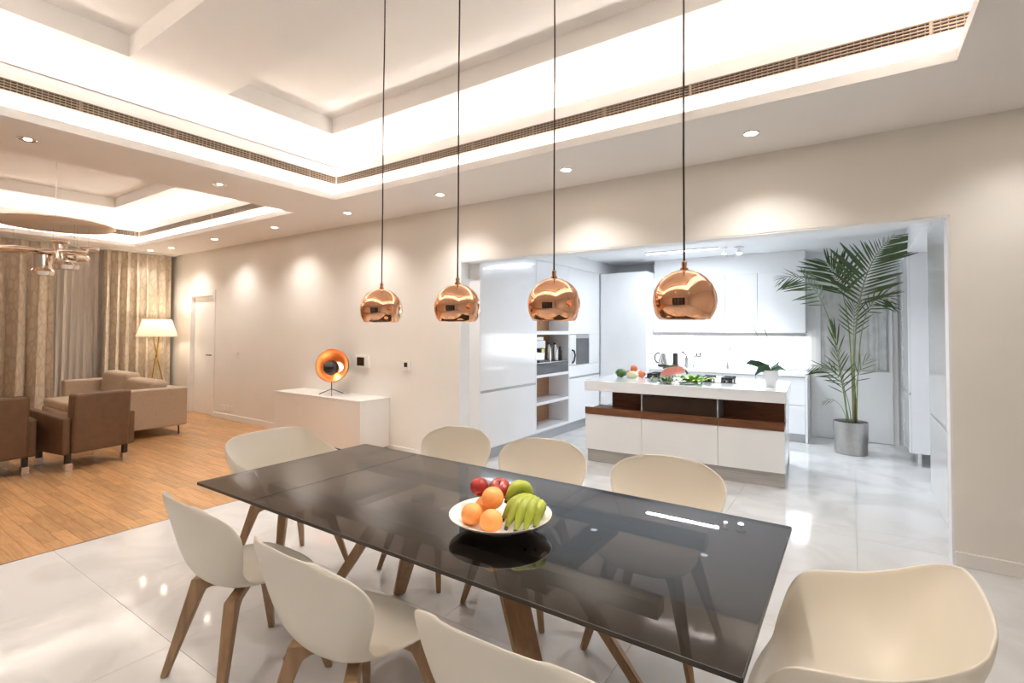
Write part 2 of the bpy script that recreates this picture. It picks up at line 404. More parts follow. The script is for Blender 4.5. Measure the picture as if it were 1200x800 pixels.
# air grilles let into the fascias
def grille(label, t, side, z0=3.10, z1=3.175):
    x0, x1, y0, y1 = t[0] - .09, t[1] + .09, t[2] - .09, t[3] + .09
    if side == 'far': L = x1 - x0; org = (x0, y1, 0); rz = 0
    elif side == 'left': L = y1 - y0; org = (x0, y0, 0); rz = R(90)
    g = thing('air_grille', label, 'vent', org, rz)
    bpart('duct_back', 'grilleback', g, .02, L - .02, -.003, -.001, z0, z1)
    n = 5
    for k in range(n):
        zc = z0 + (z1 - z0) * k / (n - 1)
        bpart('blade', 'grille', g, .02, L - .02, -.014, -.003, zc - .0028, zc + .0028)
    k = .02
    while k < L - .02:
        bpart('divider', 'grille', g, k, k + .012, -.016, -.003, z0 - .003, z1 + .003); k += .63
    def fins(b):
        k = .05
        while k < L - .03:
            box(b, k, k + .004, -.009, -.004, z0, z1); k += .032
    f = part('fins', 'grille', g, fins); f['kind'] = 'stuff'
grille('long linear air grille above the kitchen opening in the dining tray', T1, 'far')
grille('long linear air grille on the dining tray side toward the living area', T1, 'left')
grille('linear air grille in the living area tray above the parquet by the wall', T2, 'far')
grille('linear air grille in the living area tray above the curtains', T2, 'left')

# recessed downlights
def make_downlight(name, label, r=.045, gimbal=False, facing='lampface'):
    t = thing(name, label, 'ceiling light')
    part('trim_ring', 'chrome' if gimbal else 'trimw', t, lambda b: lathe(b, [(r, -.001), (r + .013, -.001), (r + .013, -.005), (r, -.006), (r * .82, .012 if not gimbal else -.004), (r * .80, -.002)], 28), 'auto')
    if gimbal: part('reflector', 'chrome', t, lambda b: lathe(b, [(r * .85, -.003), (r * .6, -.0015), (r * .5, -.001)], 24), True)
    part('lamp_face', facing, t, lambda b: lathe(b, [(0, -.0042), (r * (.78 if not gimbal else .42), -.0042)], 24))
    return t
SOFFIT = [(.88, 'above the wall beside the kitchen jamb'), (-.59, 'above the palm side of the kitchen opening'), (-2.06, 'above the middle of the kitchen opening'), (-3.52, 'above the tall cabinets end of the opening'),
          (-5.0, 'above the thermostat and sideboard'), (-6.55, 'just beyond the sideboard'), (-8.2, 'above the wall switch'), (-9.7, 'above the white door')]
dl0 = None
for i, (xx, w_) in enumerate(SOFFIT):
    lab = 'small round white downlight in the soffit ' + w_
    if dl0 is None: d = dl0 = make_downlight('recessed_downlight', lab); d.location = (xx, 3.86, CZ); d['group'] = 'soffit downlights'
    else: d = dup(dl0, lab, (xx, 3.86, CZ))
    lamp('SPOT', 'downlight_beam', d, (0, 0, -.02), SPOT_W, WARM, spot_size=R(125), spot_blend=1.0, shadow_soft_size=.03)
d = dup(dl0, 'small round white downlight in the soffit just above the curtain heads', (-10.33, 3.78, CZ))
for xx, w_ in ((-8.8, 'farthest into the living area'), (-7.0, 'on the living area side'), (-3.6, 'nearest the parquet edge'), (-1.2, 'in the middle'), (1.0, 'nearest the entrance wall')):  # rear downlights added out of view to brighten sideboard and chair backs
    d = dup(dl0, 'added small downlight out of view in the rear soffit, ' + w_, (xx, -.6, CZ)); d['group'] = 'added downlights behind the dining table'
    lamp('SPOT', 'downlight_beam', d, (0, 0, -.02), 24, WARM, spot_size=R(115), spot_blend=1.0, shadow_soft_size=.03)
gm0 = make_downlight('gimbal_downlight', 'chrome gimbal downlight in the dropped beam, nearer the kitchen wall', .05, True); gm0.location = (-5.06, 2.42, CZ); gm0['group'] = 'beam downlights'
gm1 = dup(gm0, 'chrome gimbal downlight in the dropped beam, above the armchair side', (-5.05, 1.05, CZ))
for g in (gm0, gm1): lamp('SPOT', 'downlight_beam', g, (0, 0, -.02), 26, WARM, spot_size=R(120), spot_blend=1.0, shadow_soft_size=.03)

# kitchen ceiling lamps; the downlights are added, out of view, to brighten the kitchen
kd0 = None
for i, (xx, yy) in enumerate([(-2.9, 5.1), (-1.7, 5.1), (-.4, 5.1), (-2.9, 6.25), (-1.5, 6.3), (-.1, 6.25)]):
    lab = 'added hidden downlight in the kitchen ceiling ' + ('row behind the opening' if yy < 6 else 'row above the island') + ', ' + ('by the tall cabinets' if xx < -2 else ('by the palm side' if xx > -1 else 'middle one'))
    if kd0 is None: d = kd0 = make_downlight('added_kitchen_downlight', lab, .05, False, 'kdown'); d.location = (xx, yy, KZ); d['group'] = 'added kitchen downlights'
    else: d = dup(kd0, lab, (xx, yy, KZ))
    lamp('SPOT', 'added_kitchen_beam', d, (0, 0, -.02), FILL_K * (.2 if yy < 6 else (.5 if xx < -2 else (1.3 if xx < -1 else 2.2))), COOL, spot_size=R(120), spot_blend=.9, shadow_soft_size=.05)
kb = thing('linear_ceiling_lamp', 'slim white linear lamp on the kitchen ceiling above the cooktop', 'ceiling light', (-2.02, 7.2, KZ))
bpart('housing', 'trimw', kb, -.5, .5, -.035, .035, -.02, 0); bpart('diffuser', 'kbar', kb, -.49, .49, -.028, .028, -.028, -.02)
lamp('AREA', 'linear_glow', kb, (0, 0, -.035), 10, COOL, shape='RECTANGLE', size=.98, size_y=.05)
ks0 = None
for xx, yy, lab in ((-1.46, 7.3, 'small bright spotlight on the kitchen ceiling next to the linear lamp'), (-1.28, 7.35, 'larger dazzling spotlight on the kitchen ceiling, farther from the linear lamp')):
    s = thing('ceiling_spotlight', lab, 'ceiling light', (xx, yy, KZ), 0, 'kitchen spotlights')
    k = 1 if ks0 is None else 1.4; ks0 = s
    part('mount', 'trimw', s, lambda b: lathe(b, [(0, 0), (.045 * k, 0), (.045 * k, -.015), (.008, -.02), (.008, -.05)], 20), 'auto')
    part('spot_head', 'trimw', s, lambda b: lathe(b, [(0, -.045), (.02 * k, -.05), (.03 * k, -.09), (.026 * k, -.088)], 20), 'auto')
    part('lamp_face', 'kspot', s, lambda b: ball(b, (0, 0, -.088), .025 * k, 1, 1, .5))
    lamp('SPOT', 'spot_beam', s, (0, 0, -.12), 14 * k, COOL, spot_size=R(110), spot_blend=.8, shadow_soft_size=.03)

# doors
d1 = struct(bpart('door_1', 'trimw', None, DX0 + .05, DX1 - .05, YW + .055, YW + .095, .002, DZ - .05, bev=.003))
bpart('threshold', 'plank', d1, DX0, DX1, YW, YW + .2, -.03, .0015)
fr = part('door_frame', 'trimw', d1, lambda b: (box(b, DX0 - .05, DX0 + .05, YW - .012, YW + .11, 0, DZ + .05, bev=.004), box(b, DX1 - .05, DX1 + .05, YW - .012, YW + .11, 0, DZ + .05, bev=.004), box(b, DX0 + .05, DX1 - .05, YW - .012, YW + .11, DZ - .05, DZ + .05, bev=.004)))
hx = DX1 - .13
def dh(b):
    lathe(b, [(0, .0), (.026, 0), (.026, .012), (0, .012)], 16)
    for v in b.verts: v.co = Vector((hx + v.co.x, YW + .055 - v.co.z, 1.05 + v.co.y))
    tube(b, [(hx, YW + .045, 1.05), (hx, YW + .005, 1.05), (hx - .03, YW - .002, 1.05), (hx - .12, YW - .002, 1.05)], .010, 8)
part('door_handle', 'dark', d1, dh, 'auto')
def dk(b):
    lathe(b, [(0, .0), (.026, 0), (.026, .014), (0, .014)], 16)
    for v in b.verts: v.co = Vector((hx + v.co.x, YW + .055 - v.co.z, .93 + v.co.y))
part('key_plate', 'dark', d1, dk, 'auto')
# kitchen door with reeded glass
d2 = struct(part('door_2', 'lacqwarm', None, lambda b: (box(b, KD0, KD1, YK - .04, YK, .006, .98), box(b, KD0, KD1, YK - .04, YK, 2.12, KDZ), box(b, KD0, KD0 + .06, YK - .04, YK, .98, 2.12), box(b, KD1 - .05, KD1, YK - .04, YK, .98, 2.12))))
bpart('glass_panel', 'reed', d2, KD0 + .06, KD1 - .05, YK - .025, YK - .012, .98, 2.12)
for k in range(11):
    xx = KD0 + .075 + k * .07
    bpart('reed', 'reed', d2, xx, xx + (.045 if k % 3 else .025), YK - .034, YK - .025, .985, 2.115, bev=.004)
part('panel_bead', 'plinth', d2, lambda b: (box(b, KD0 + .05, KD1 - .04, YK - .046, YK - .036, .965, .985), box(b, KD1 - .055, KD1 - .04, YK - .046, YK - .036, .985, 2.13), box(b, KD0 + .05, KD1 - .055, YK - .046, YK - .036, 2.115, 2.13)))
part('door_handle', 'dark', d2, lambda b: tube(b, [(KD0 + .04, YK - .04, .93), (KD0 + .04, YK - .09, .93), (KD0 + .13, YK - .09, .93)], .009, 8))
struct(part('trim_3', 'trimw', None, lambda b: (box(b, KD0 - .06, KD0, YK - .02, YK, 0, KDZ + .06), box(b, KD1, KD1 + .06, YK - .02, YK, 0, KDZ + .06), box(b, KD0, KD1, YK - .02, YK, KDZ, KDZ + .06))))

# ------------------------------------------------------------------ dining table
TX0, TX1, TY0, TY1, TZ = -2.68, -.21, 1.205, 2.232, .75
TXC, TYC = (TX0 + TX1) / 2, (TY0 + TY1) / 2
tb = thing('dining_table', 'long dining table with smoked glass top on splayed oak legs', 'table', (TXC, TYC, 0))
def glass(b, x0, x1):
    box(b, x0 - TXC, x1 - TXC, TY0 - TYC, TY1 - TYC, TZ - .012, TZ)
    b.normal_update()
    for f in b.faces: f.material_index = 0 if f.normal.z > .5 else 1
def glass_part(name, x0, x1):
    bm = bmesh.new(); glass(bm, x0, x1); return build(name, bm, ['glass_top', 'glass_side'], tb)
SEAM = -2.2
glass_part('glass_top', SEAM + .002, TX1); lf = glass_part('extension_leaf', TX0, SEAM - .002)
# dark edge strips along the glass
part('edge_band', 'dark', tb, lambda b: (box(b, TX0 - TXC, TX1 - TXC, TY0 - TYC - .003, TY0 - TYC, TZ - .013, TZ), box(b, TX0 - TXC, TX1 - TXC, TY1 - TYC, TY1 - TYC + .003, TZ - .013, TZ),
     box(b, TX0 - TXC - .003, TX0 - TXC, TY0 - TYC, TY1 - TYC, TZ - .013, TZ), box(b, TX1 - TXC, TX1 - TXC + .003, TY0 - TYC, TY1 - TYC, TZ - .013, TZ)))
part('under_frame', 'dark', tb, lambda b: (box(b, -.98, .98, -.30, -.24, .69, .735), box(b, -.98, .98, .24, .30, .69, .735), box(b, -.62, -.52, -.30, .30, .655, .69), box(b, .52, .62, -.30, .30, .655, .69)))
def plank_leg(top, bot, w0, w1, th):
    def f(b):
        a, c = Vector(top), Vector(bot); d = (c - a).normalized()
        s = Vector((-(c.y - a.y), c.x - a.x, 0)).normalized(); n_ = s.cross(d).normalized()
        vs = []
        for p, w in ((a, w0), (c, w1)):
            vs.append([b.verts.new(p + s * w * i + n_ * th * j) for i, j in ((-.5, -.5), (.5, -.5), (.5, .5), (-.5, .5))])
        for k in range(4): b.faces.new((vs[0][k], vs[0][(k + 1) % 4], vs[1][(k + 1) % 4], vs[1][k]))
        b.faces.new(vs[0][::-1]); b.faces.new(vs[1])
        for v in vs[1]: v.co.z = 0
        for v in vs[0]: v.co.z = min(v.co.z, .69)
        bmesh.ops.bevel(b, geom=b.edges[:], offset=.006, segments=2, affect='EDGES')
    return f
for sx in (-1, 1):
    for sy in (-1, 1):
        part('leg', 'oak', tb, plank_leg((sx * .33, sy * .13, .685), (sx * .72, sy * .34, 0), .11, .065, .045))
part('hub', 'oak', tb, lambda b: box(b, -.40, .40, -.10, .10, .60, .655, bev=.01))

# ------------------------------------------------------------------ chairs
def spline(tab, t):
    """smooth value through (t, vector) rows"""
    n = len(tab)
    for i in range(n - 1):
        t0, t1 = tab[i][0], tab[i + 1][0]
        if t <= t1 or i == n - 2:
            k = (t - t0) / (t1 - t0); h = t1 - t0
            def slope(j):
                if j == 0: return (Vector(tab[1][1:]) - Vector(tab[0][1:])) / (tab[1][0] - tab[0][0])
                if j == n - 1: return (Vector(tab[-1][1:]) - Vector(tab[-2][1:])) / (tab[-1][0] - tab[-2][0])
                return (Vector(tab[j + 1][1:]) - Vector(tab[j - 1][1:])) / (tab[j + 1][0] - tab[j - 1][0])
            p0, p1, m0, m1 = Vector(tab[i][1:]), Vector(tab[i + 1][1:]), slope(i) * h, slope(i + 1) * h
            return p0 * (2 * k ** 3 - 3 * k * k + 1) + m0 * (k ** 3 - 2 * k * k + k) + p1 * (3 * k * k - 2 * k ** 3) + m1 * (k ** 3 - k * k)
def shell_mesh(arms):
    bm = bmesh.new(); NV, NU = 34, 22
    C = [(0, 0, .245, .428), (.07, 0, .215, .446), (.25, 0, .10, .443), (.42, 0, -.06, .438), (.52, 0, -.155, .455), (.60, 0, -.21, .505), (.70, 0, -.242, .585), (.82, 0, -.268, .69), (.93, 0, -.292, .785), (1.0, 0, -.306, .835)]
    if arms:
        RIM = [(0, .195, .205, .436), (.07, .235, .20, .462), (.15, .268, .185, .53), (.23, .288, .155, .62), (.31, .298, .11, .675), (.42, .303, .03, .697), (.54, .308, -.06, .715), (.66, .308, -.14, .745), (.78, .298, -.21, .78), (.9, .262, -.262, .808), (1.0, .20, -.286, .826)]
    else:
        RIM = [(0, .170, .20, .432), (.08, .205, .185, .452), (.3, .226, .07, .466), (.48, .206, -.075, .478), (.58, .222, -.130, .53), (.67, .262, -.152, .60), (.75, .290, -.165, .668), (.83, .297, -.186, .730), (.92, .258, -.232, .787), (1.0, .145, -.283, .823)]
    rows = []
    for i in range(NV + 1):
        t = i / NV; c = spline(C, t); r = spline(RIM, t); row = []
        for j in range(NU + 1):
            u = -1 + 2 * j / NU; w = abs(u)
            k = Vector((r.x * (1.0 if arms else .86), c.y * .8 + r.y * .2, c.z * .92 + r.z * .08)) if arms else Vector((r.x * .75, c.y * .95 + r.y * .05, c.z * .97 + r.z * .03))
            if t > .9: k = k.lerp(Vector((r.x * .8, c.y, c.z)), (t - .9) / .1)
            p = c * (1 - w) ** 2 + k * 2 * w * (1 - w) + r * w * w
            row.append(bm.verts.new((math.copysign(p.x, u) if w else 0, p.y, p.z)))
        rows.append(row)
    for a, b in zip(rows, rows[1:]):
        for k in range(NU): bm.faces.new((a[k], a[k + 1], b[k + 1], b[k]))
    return bm
def make_chair(name, label, arms, group):
    t = thing(name, label, 'chair', group=group)
    s = build('seat_shell', shell_mesh(arms), 'chair', t, True)
    md = s.modifiers.new('thick', 'SOLIDIFY'); md.thickness = .008; md.offset = 1
    sb = s.modifiers.new('smooth', 'SUBSURF'); sb.levels = 1; sb.render_levels = 1
    for sx in (-1, 1):
        for sy in (-1, 1):
            def leg(b):
                dg = Vector((sx * .73, sy * .684, 0)).normalized(); pr = Vector((-dg.y, dg.x, 0)); vs = []
                # section rings along the bent leg: under-seat bar, knee, tapering shank
                for c, ax, w, th in ((dg * .01 + Vector((0, 0, .404)), Vector((0, 0, 1)), .040, .036), (dg * .150 + Vector((0, 0, .404)), Vector((0, 0, 1)), .044, .036), (dg * .207 + Vector((0, 0, .395)), (Vector((0, 0, 1)) + dg).normalized(), .046, .070),
                                     (dg * .225 + Vector((0, 0, .345)), (dg + Vector((0, 0, .25))).normalized(), .045, .056), (dg * .345, dg, .026, .028)):
                    vs.append([b.verts.new(c + pr * w * i + ax * th * j) for i, j in ((-.5, -.5), (.5, -.5), (.5, .5), (-.5, .5))])
                for p, q in zip(vs, vs[1:]):
                    for k in range(4): b.faces.new((p[k], p[(k + 1) % 4], q[(k + 1) % 4], q[k]))
                b.faces.new(vs[0][::-1]); b.faces.new(vs[-1])
                for v in b.verts: v.co.z = min(v.co.z, .424)
                bmesh.ops.bevel(b, geom=b.edges[:], offset=.004, segments=1, affect='EDGES')
            part('leg', 'oak', t, leg, 'auto')
    bpart('seat_mount', 'dark', t, -.09, .09, -.09, .09, .425, .436)
    return t
G = 'chairs at the dining table'
ch = make_chair('shell_chair', 'cream shell chair on the near side of the table, closest to the parquet', False, G)
ch.location = (-2.22, 1.22, 0); ch.rotation_euler = (0, 0, R(-3))
dup(ch, 'cream shell chair on the near side of the table, second from the parquet', (-1.45, 1.19, 0), R(-2))
dup(ch, 'cream shell chair on the near side of the table, only its back top showing', (-.68, 1.19, 0), R(1))
dup(ch, 'cream shell chair on the kitchen side of the table, in front of the pier wall', (-2.24, 2.43, 0), R(180))
dup(ch, 'cream shell chair on the kitchen side of the table, behind the fruit bowl', (-1.56, 2.43, 0), R(181))
dup(ch, 'cream shell chair on the kitchen side of the table, in front of the island', (-.82, 2.43, 0), R(179))
ac = make_chair('shell_armchair', 'large cream armchair shell at the table head by the kitchen jamb', True, G)
ac.location = (-.04, 1.735, 0); ac.rotation_euler = (0, 0, R(90))
dup(ac, 'cream armchair shell at the table head facing the kitchen, by the parquet', (-2.95, 1.88, 0), R(-88))

# ------------------------------------------------------------------ fruit bowl
BX, BY = -1.12, 1.58
part_o = bmesh.new()
lathe(part_o, [(0, .012), (.065, .010), (.12, .026), (.165, .046), (.192, .060), (.195, .062), (.194, .058), (.165, .040), (.12, .016), (.078, .004), (.075, .0), (.055, .0), (.05, .003), (0, .004)], 48)
bo = build('fruit_bowl', part_o, 'white', None, True, loc=(BX, BY, TZ)); tag(bo, 'wide shallow white ceramic bowl full of fruit on glass table', 'bowl')
RV = Vector((.828, .561)); FV = Vector((-.561, .828))
def bl(r_, f_): return BX + RV.x * r_ + FV.x * f_, BY + RV.y * r_ + FV.y * f_
om = None
for r_, f_, z_, lab in ((-.105, -.03, .064, 'orange fruit at the bowl rim on the parquet side'), (-.032, -.092, .062, 'orange fruit at the front of the bowl beside the bananas'),
                        (-.03, -.005, .116, 'orange fruit resting on top of the pile below the apples'), (-.06, .06, .062, 'orange fruit half hidden behind the other oranges')):
    xx, yy = bl(r_, f_); b = bmesh.new(); ball(b, (0, 0, 0), .042, 1, 1, .94, 24, 16)
    if om is None: o = build('orange', b, 'orange', None, True); om = o
    else: b.free(); o = om.copy(); COL.objects.link(o)
    o.location = (xx, yy, TZ + z_); o.rotation_euler = (random.random(), random.random(), 0); tag(o, lab, 'orange', 'oranges in the bowl')
am = None
for r_, f_, z_, lab in ((-.005, .075, .125, 'red apple on top of the fruit pile'), (-.085, .082, .13, 'smaller dark red apple behind the oranges')):
    xx, yy = bl(r_, f_)
    if am is None:
        am = thing('apple', lab, 'apple', (xx, yy, TZ + z_), 0, 'apples in the bowl')
        part('apple_body', 'apple', am, lambda b: lathe(b, [(0, .026), (.012, .031), (.028, .034), (.040, .020), (.042, .002), (.036, -.02), (.022, -.034), (.01, -.034), (0, -.030)], 24), True)
        part('apple_stem', 'trunk', am, lambda b: tube(b, [(0, 0, .026), (.004, 0, .046)], .0018, 6))
        am.rotation_euler = (R(25), R(15), 0)
    else:
        o = dup(am, lab, (xx, yy, TZ + z_)); o.rotation_euler = (R(-20), R(-35), 0); o.scale = (.88,) * 3
# bananas
bx, by = bl(.066, -.012)
bn = thing('banana_bunch', 'bunch of green bananas leaning in the fruit bowl', 'bananas', (bx, by, TZ), math.atan2(RV.y, RV.x))
# local x = picture right, y = away ; each banana arches from the crown at the back down to a tip in front
for k, (x0, y0, z0, x1, y1, z1, arch) in enumerate([(.075, .055, .075, -.055, -.025, .05, .045), (.08, .05, .07, -.042, -.075, .040, .055), (.085, .04, .065, -.010, -.095, .036, .060),
                                                      (.09, .03, .062, .025, -.098, .038, .055), (.095, .02, .06, .062, -.085, .045, .045), (.06, .065, .10, -.045, .03, .10, .05)]):
    def ban(b):
        P, r = [], []
        for i in range(11):
            t = i / 10; s = math.sin(math.pi * t)
            P.append((x0 + (x1 - x0) * t, y0 + (y1 - y0) * t, z0 + (z1 - z0) * t + arch * s)); r.append(  .025 * min(1, .30 + 2.6 * min(t, 1 - t)))
        tube(b, P, r, 7)
    o = part('banana', 'banana', bn, ban, True)
    part('banana_tip', 'bananatip', o, lambda b: tube(b, [(x1, y1, z1), (x1 + (x1 - x0) * .03, y1 + (y1 - y0) * .05, z1 - .010)], [.008, .006], 7))
part('bunch_stem', 'stem', bn, lambda b: tube(b, [(.07, .06, .10), (.085, .045, .075), (.095, .03, .065)], .012, 8))

# ------------------------------------------------------------------ pendants
pd = thing('pendant_lamp', 'x', 'pendant lamp', (0, 0, 0), 0, 'copper pendants over the table')
PR = .1035
def shade(b):
    prof = [(.012, PR * .99)]
    a0, a1 = 7, 127
    prof = [(PR * math.sin(R(a0 + (a1 - a0) * i / 22)), PR * math.cos(R(a0 + (a1 - a0) * i / 22))) for i in range(23)]
    inner = [(r * .975, z * .975 if i < 22 else z) for i, (r, z) in enumerate(prof)]
    lathe(b, [(0, PR * .993)] + prof + inner[::-1] + [(0, PR * .968)], 48)
part('lamp_shade', 'copper', pd, shade, True)
part('cord_grip', 'copper', pd, lambda b: lathe(b, [(.013, PR * .985), (.013, PR + .006), (.008, PR + .008), (.009, PR + .026), (.005, PR + .03), (0, PR + .03)], 16), 'auto')
part('bulb', 'bulb', pd, lambda b: ball(b, (0, 0, .035), .028, 1, 1, 1.2))
PZ = 1.603
part('cord', 'cord', pd, lambda b: tube(b, [(0, 0, PR + .02), (.001, 0, .5), (-.002, 0, 1.0), (.001, .001, 1.4), (0, 0, Z_U - PZ)], .0033, 6))
part('ceiling_canopy', 'trimw', pd, lambda b: lathe(b, [(0, Z_U - PZ), (.05, Z_U - PZ), (.05, Z_U - PZ - .02), (.008, Z_U - PZ - .03)], 24), 'auto')
PEND = [(-1.955, 'round copper pendant lamp over the table, closest to the parquet'), (-1.46, 'round copper pendant lamp over the table, second from the parquet'),
        (-.969, 'round copper pendant lamp over the table, third from the parquet'), (-.47, 'round copper pendant lamp over the table, biggest, fourth from the parquet')]
for i, (xx, lab) in enumerate(PEND):
    p = pd if i == 0 else copy_tree(pd)
    p.location = (xx, 1.72, PZ); p['label'] = lab; p.rotation_euler = (0, 0, i * 1.3)
    lamp('SPOT', 'pendant_beam', p, (0, 0, -.01), 2.2, (1, .88, .74), spot_size=R(125), spot_blend=.6, shadow_soft_size=.03)

# ------------------------------------------------------------------ sideboard + lamp + wall devices
SX0, SX1, SY0, SZ = -6.55, -4.775, 3.9, .67
sd = thing('sideboard', 'long low white lacquered sideboard against the beige wall', 'sideboard', ((SX0 + SX1) / 2, SY0, 0))
hw = (SX1 - SX0) / 2
bpart('carcass', 'side', sd, -hw, hw, .02, YW - SY0 - .001, .07, SZ - .02, bev=.003)
bpart('top_panel', 'side', sd, -hw - .004, hw + .004, -.004, YW - SY0 - .001, SZ - .02, SZ, bev=.002)
for k in range(3): bpart('door', 'side', sd, -hw + k * 2 * hw / 3 + .0015, -hw + (k + 1) * 2 * hw / 3 - .0015, 0, .02, .072, SZ - .024, bev=.001)
bpart('plinth', 'black', sd, -hw + .03, hw - .03, .05, YW - SY0 - .03, 0, .07)
tl = thing('table_lamp', 'copper dome table lamp with black ball on thin tripod, on sideboard', 'lamp', (-5.56, 4.08, SZ))
DC = Vector((0, 0, .375))
nrm = (Vector((.807, -.59, 0)) * .93 + Vector((-.828, -.561, 0)) * .34 + Vector((0, 0, .10))).normalized()
def orient(b, c, d):
    q = Vector((0, 0, 1)).rotation_difference(d)
    for v in b.verts: v.co = q @ v.co + c
def dome(b):
    R0 = .215; pr = [(R0 * math.sin(R(a)), -R0 * .95 * math.cos(R(a))) for a in range(0, 91, 6)]; pi = [(r * .97, z * .97 + .004) for r, z in pr]
    lathe(b, pr + pi[::-1], 40); orient(b, DC, nrm)
part('dome_shade', 'coppermatte', tl, dome, True)
def innerd(b): lathe(b, [(0.08, -.175), (.125, -.155), (.16, -.125)], 40); orient(b, DC, nrm)
part('painted_glow', 'ringglow', tl, lambda b: (lathe(b, [(.045, -.172), (.095, -.168)], 32), orient(b, DC + Vector((0, 0, -.045)), nrm)))  # emissive ring stands in for lamplight on the dome's inside
part('ball_reflector', 'gloss_black', tl, lambda b: ball(b, DC + nrm * (.02) + Vector((0, 0, -.03)), .098, 1, 1, 1, 28, 18), True)
lamp('POINT', 'ball_glow', tl, DC - nrm * .12 + Vector((0, 0, -.09)), .16, (1, .80, .55), shadow_soft_size=.02)
part('post', 'dark', tl, lambda b: tube(b, [(0, 0, .07), (0, 0, .17)], .006, 8))
for a in (205, 325, 85):
    part('leg', 'dark', tl, lambda b: tube(b, [(0, 0, .075), (.17 * math.cos(R(a)), .17 * math.sin(R(a)), .005)], .005, 8))
def wallbox(name, label, cat, x, z, w, h, scr=None, d=.02):
    t = thing(name, label, cat, (x, YW, z))
    bpart('frame', 'trimw', t, -w / 2, w / 2, -d, -.001, -h / 2, h / 2, bev=.003)
    if scr: bpart('screen', 'screen', t, scr[0], scr[1], -d - .002, -d, scr[2], scr[3])
    return t
wallbox('wall_intercom', 'square white intercom panel with dark screen on wall above sideboard', 'intercom', -5.28, 1.095, .25, .155, (-.085, .055, -.055, .055), .03)
wallbox('wall_thermostat', 'small white thermostat with dark display between sideboard and kitchen opening', 'thermostat', -4.47, 1.078, .115, .12, (-.03, .025, -.02, .035), .03)
t = wallbox('light_switch', 'small white light switch beside the white door', 'switch', -8.41, 1.09, .085, .085, None, .01); bpart('rocker', 'white', t, -.03, .03, -.014, -.01, -.03, .03, bev=.002)
t = wallbox('power_socket', 'white double socket plate low on wall above baseboard', 'socket', -8.70, .19, .42, .09, None, .01)
for k in (-1, 0, 1): part('socket_insert', 'white', t, lambda b: (lathe(b, [(0, 0), (.028, 0), (.028, .004), (.02, .002), (0, .002)], 16), [setattr(v, 'co', Vector((k * .125 + v.co.x, -.01 - v.co.z, v.co.y))) for v in b.verts]), 'auto')

# ------------------------------------------------------------------ living area
def make_armchair(label):
    t = thing('armchair', label, 'armchair', group='brown leather armchairs')
    w, ad, dp = .27, .075, .72      # faces -x ; back plane at x=0
    bpart('seat_base', 'leather', t, -dp + .02, -.06, -w, w, .185, .34, bev=.02, seg=2)
    bpart('seat_cushion', 'leather', t, -dp, -.16, -w + .004, w - .004, .335, .45, bev=.035, seg=3)
    def back(b):
        g = box(b, -.15, 0, -w, w, .185, .81, bev=.022, seg=2)
        for v in b.verts: v.co.x += max(0, v.co.z - .3) * .07
    part('backrest', 'leather', t, back)
    for s in (-1, 1):
        def arm(b):
            a0, a1 = (w + .002, w + ad) if s > 0 else (-w - ad, -w - .002)
            box(b, -dp - .02, -.03, a0, a1, .18, .56, bev=.018, seg=2)
            for v in b.verts:
                if v.co.z > .4: v.co.z += .06 * (-v.co.x / dp)
        part('armrest', 'leather', t, arm)
        for xx in (-.09, -dp + .06):
            part('leg', 'chrome', t, lambda b: box(b, xx - .03, xx + .03, s * .27 - .03, s * .27 + .03, 0, .085, bev=.002))
            part('leg_bracket', 'dark', t, lambda b: box(b, xx - .022, xx + .022, s * .27 - .022, s * .27 + .022, .085, .187))
    return t
a1 = make_armchair('brown leather armchair with chrome feet closest to the beige sofa'); a1.location = (-6.84, 2.09, 0); a1.rotation_euler = (0, 0, R(10))
a2 = dup(a1, 'brown leather armchair cut by the picture edge, its back to the table', (-6.96, 1.25, 0), R(4))

sf = thing('corner_sofa', 'taupe fabric corner sofa with thin metal feet before the curtains', 'sofa', (-8.0, 2.3, 0))
# local: x from 0 (arm) to -2.3 ; y 0..1.1
bpart('side_arm', 'sofa', sf, -.20, 0, 0, 1.14, .13, .67, bev=.02, seg=2)
bpart('seat_base', 'sofa', sf, -2.12, -.20, .04, .98, .13, .34, bev=.02, seg=2)
bpart('back_frame', 'sofa', sf, -2.12, -.20, .98, 1.14, .13, .66, bev=.02, seg=2)
bpart('side_arm', 'sofa', sf, -2.30, -2.12, .30, 1.14, .13, .70, bev=.025, seg=2)
for x0, x1 in ((-1.16, -.21), (-2.11, -1.17)): bpart('seat_cushion', 'sofa', sf, x0, x1, .05, .96, .335, .46, bev=.04, seg=3)
for x0, x1, z1 in ((-1.16, -.22, .77), (-2.10, -1.18, .83)):
    def cush(b):
        box(b, x0, x1, .72, .95, .45, z1, bev=.07, seg=4)
        for v in b.verts: v.co.y += (v.co.z - .45) * .12
    part('back_cushion', 'sofa', sf, cush, True)
for xx, yy in ((-.06, .06), (-.06, 1.05), (-2.2, .36), (-2.2, 1.06)):
    part('leg', 'dark', sf, lambda b: tube(b, [(xx - .06, yy, .135), (xx, yy, .12), (xx + .012, yy, 0)], .011, 6))

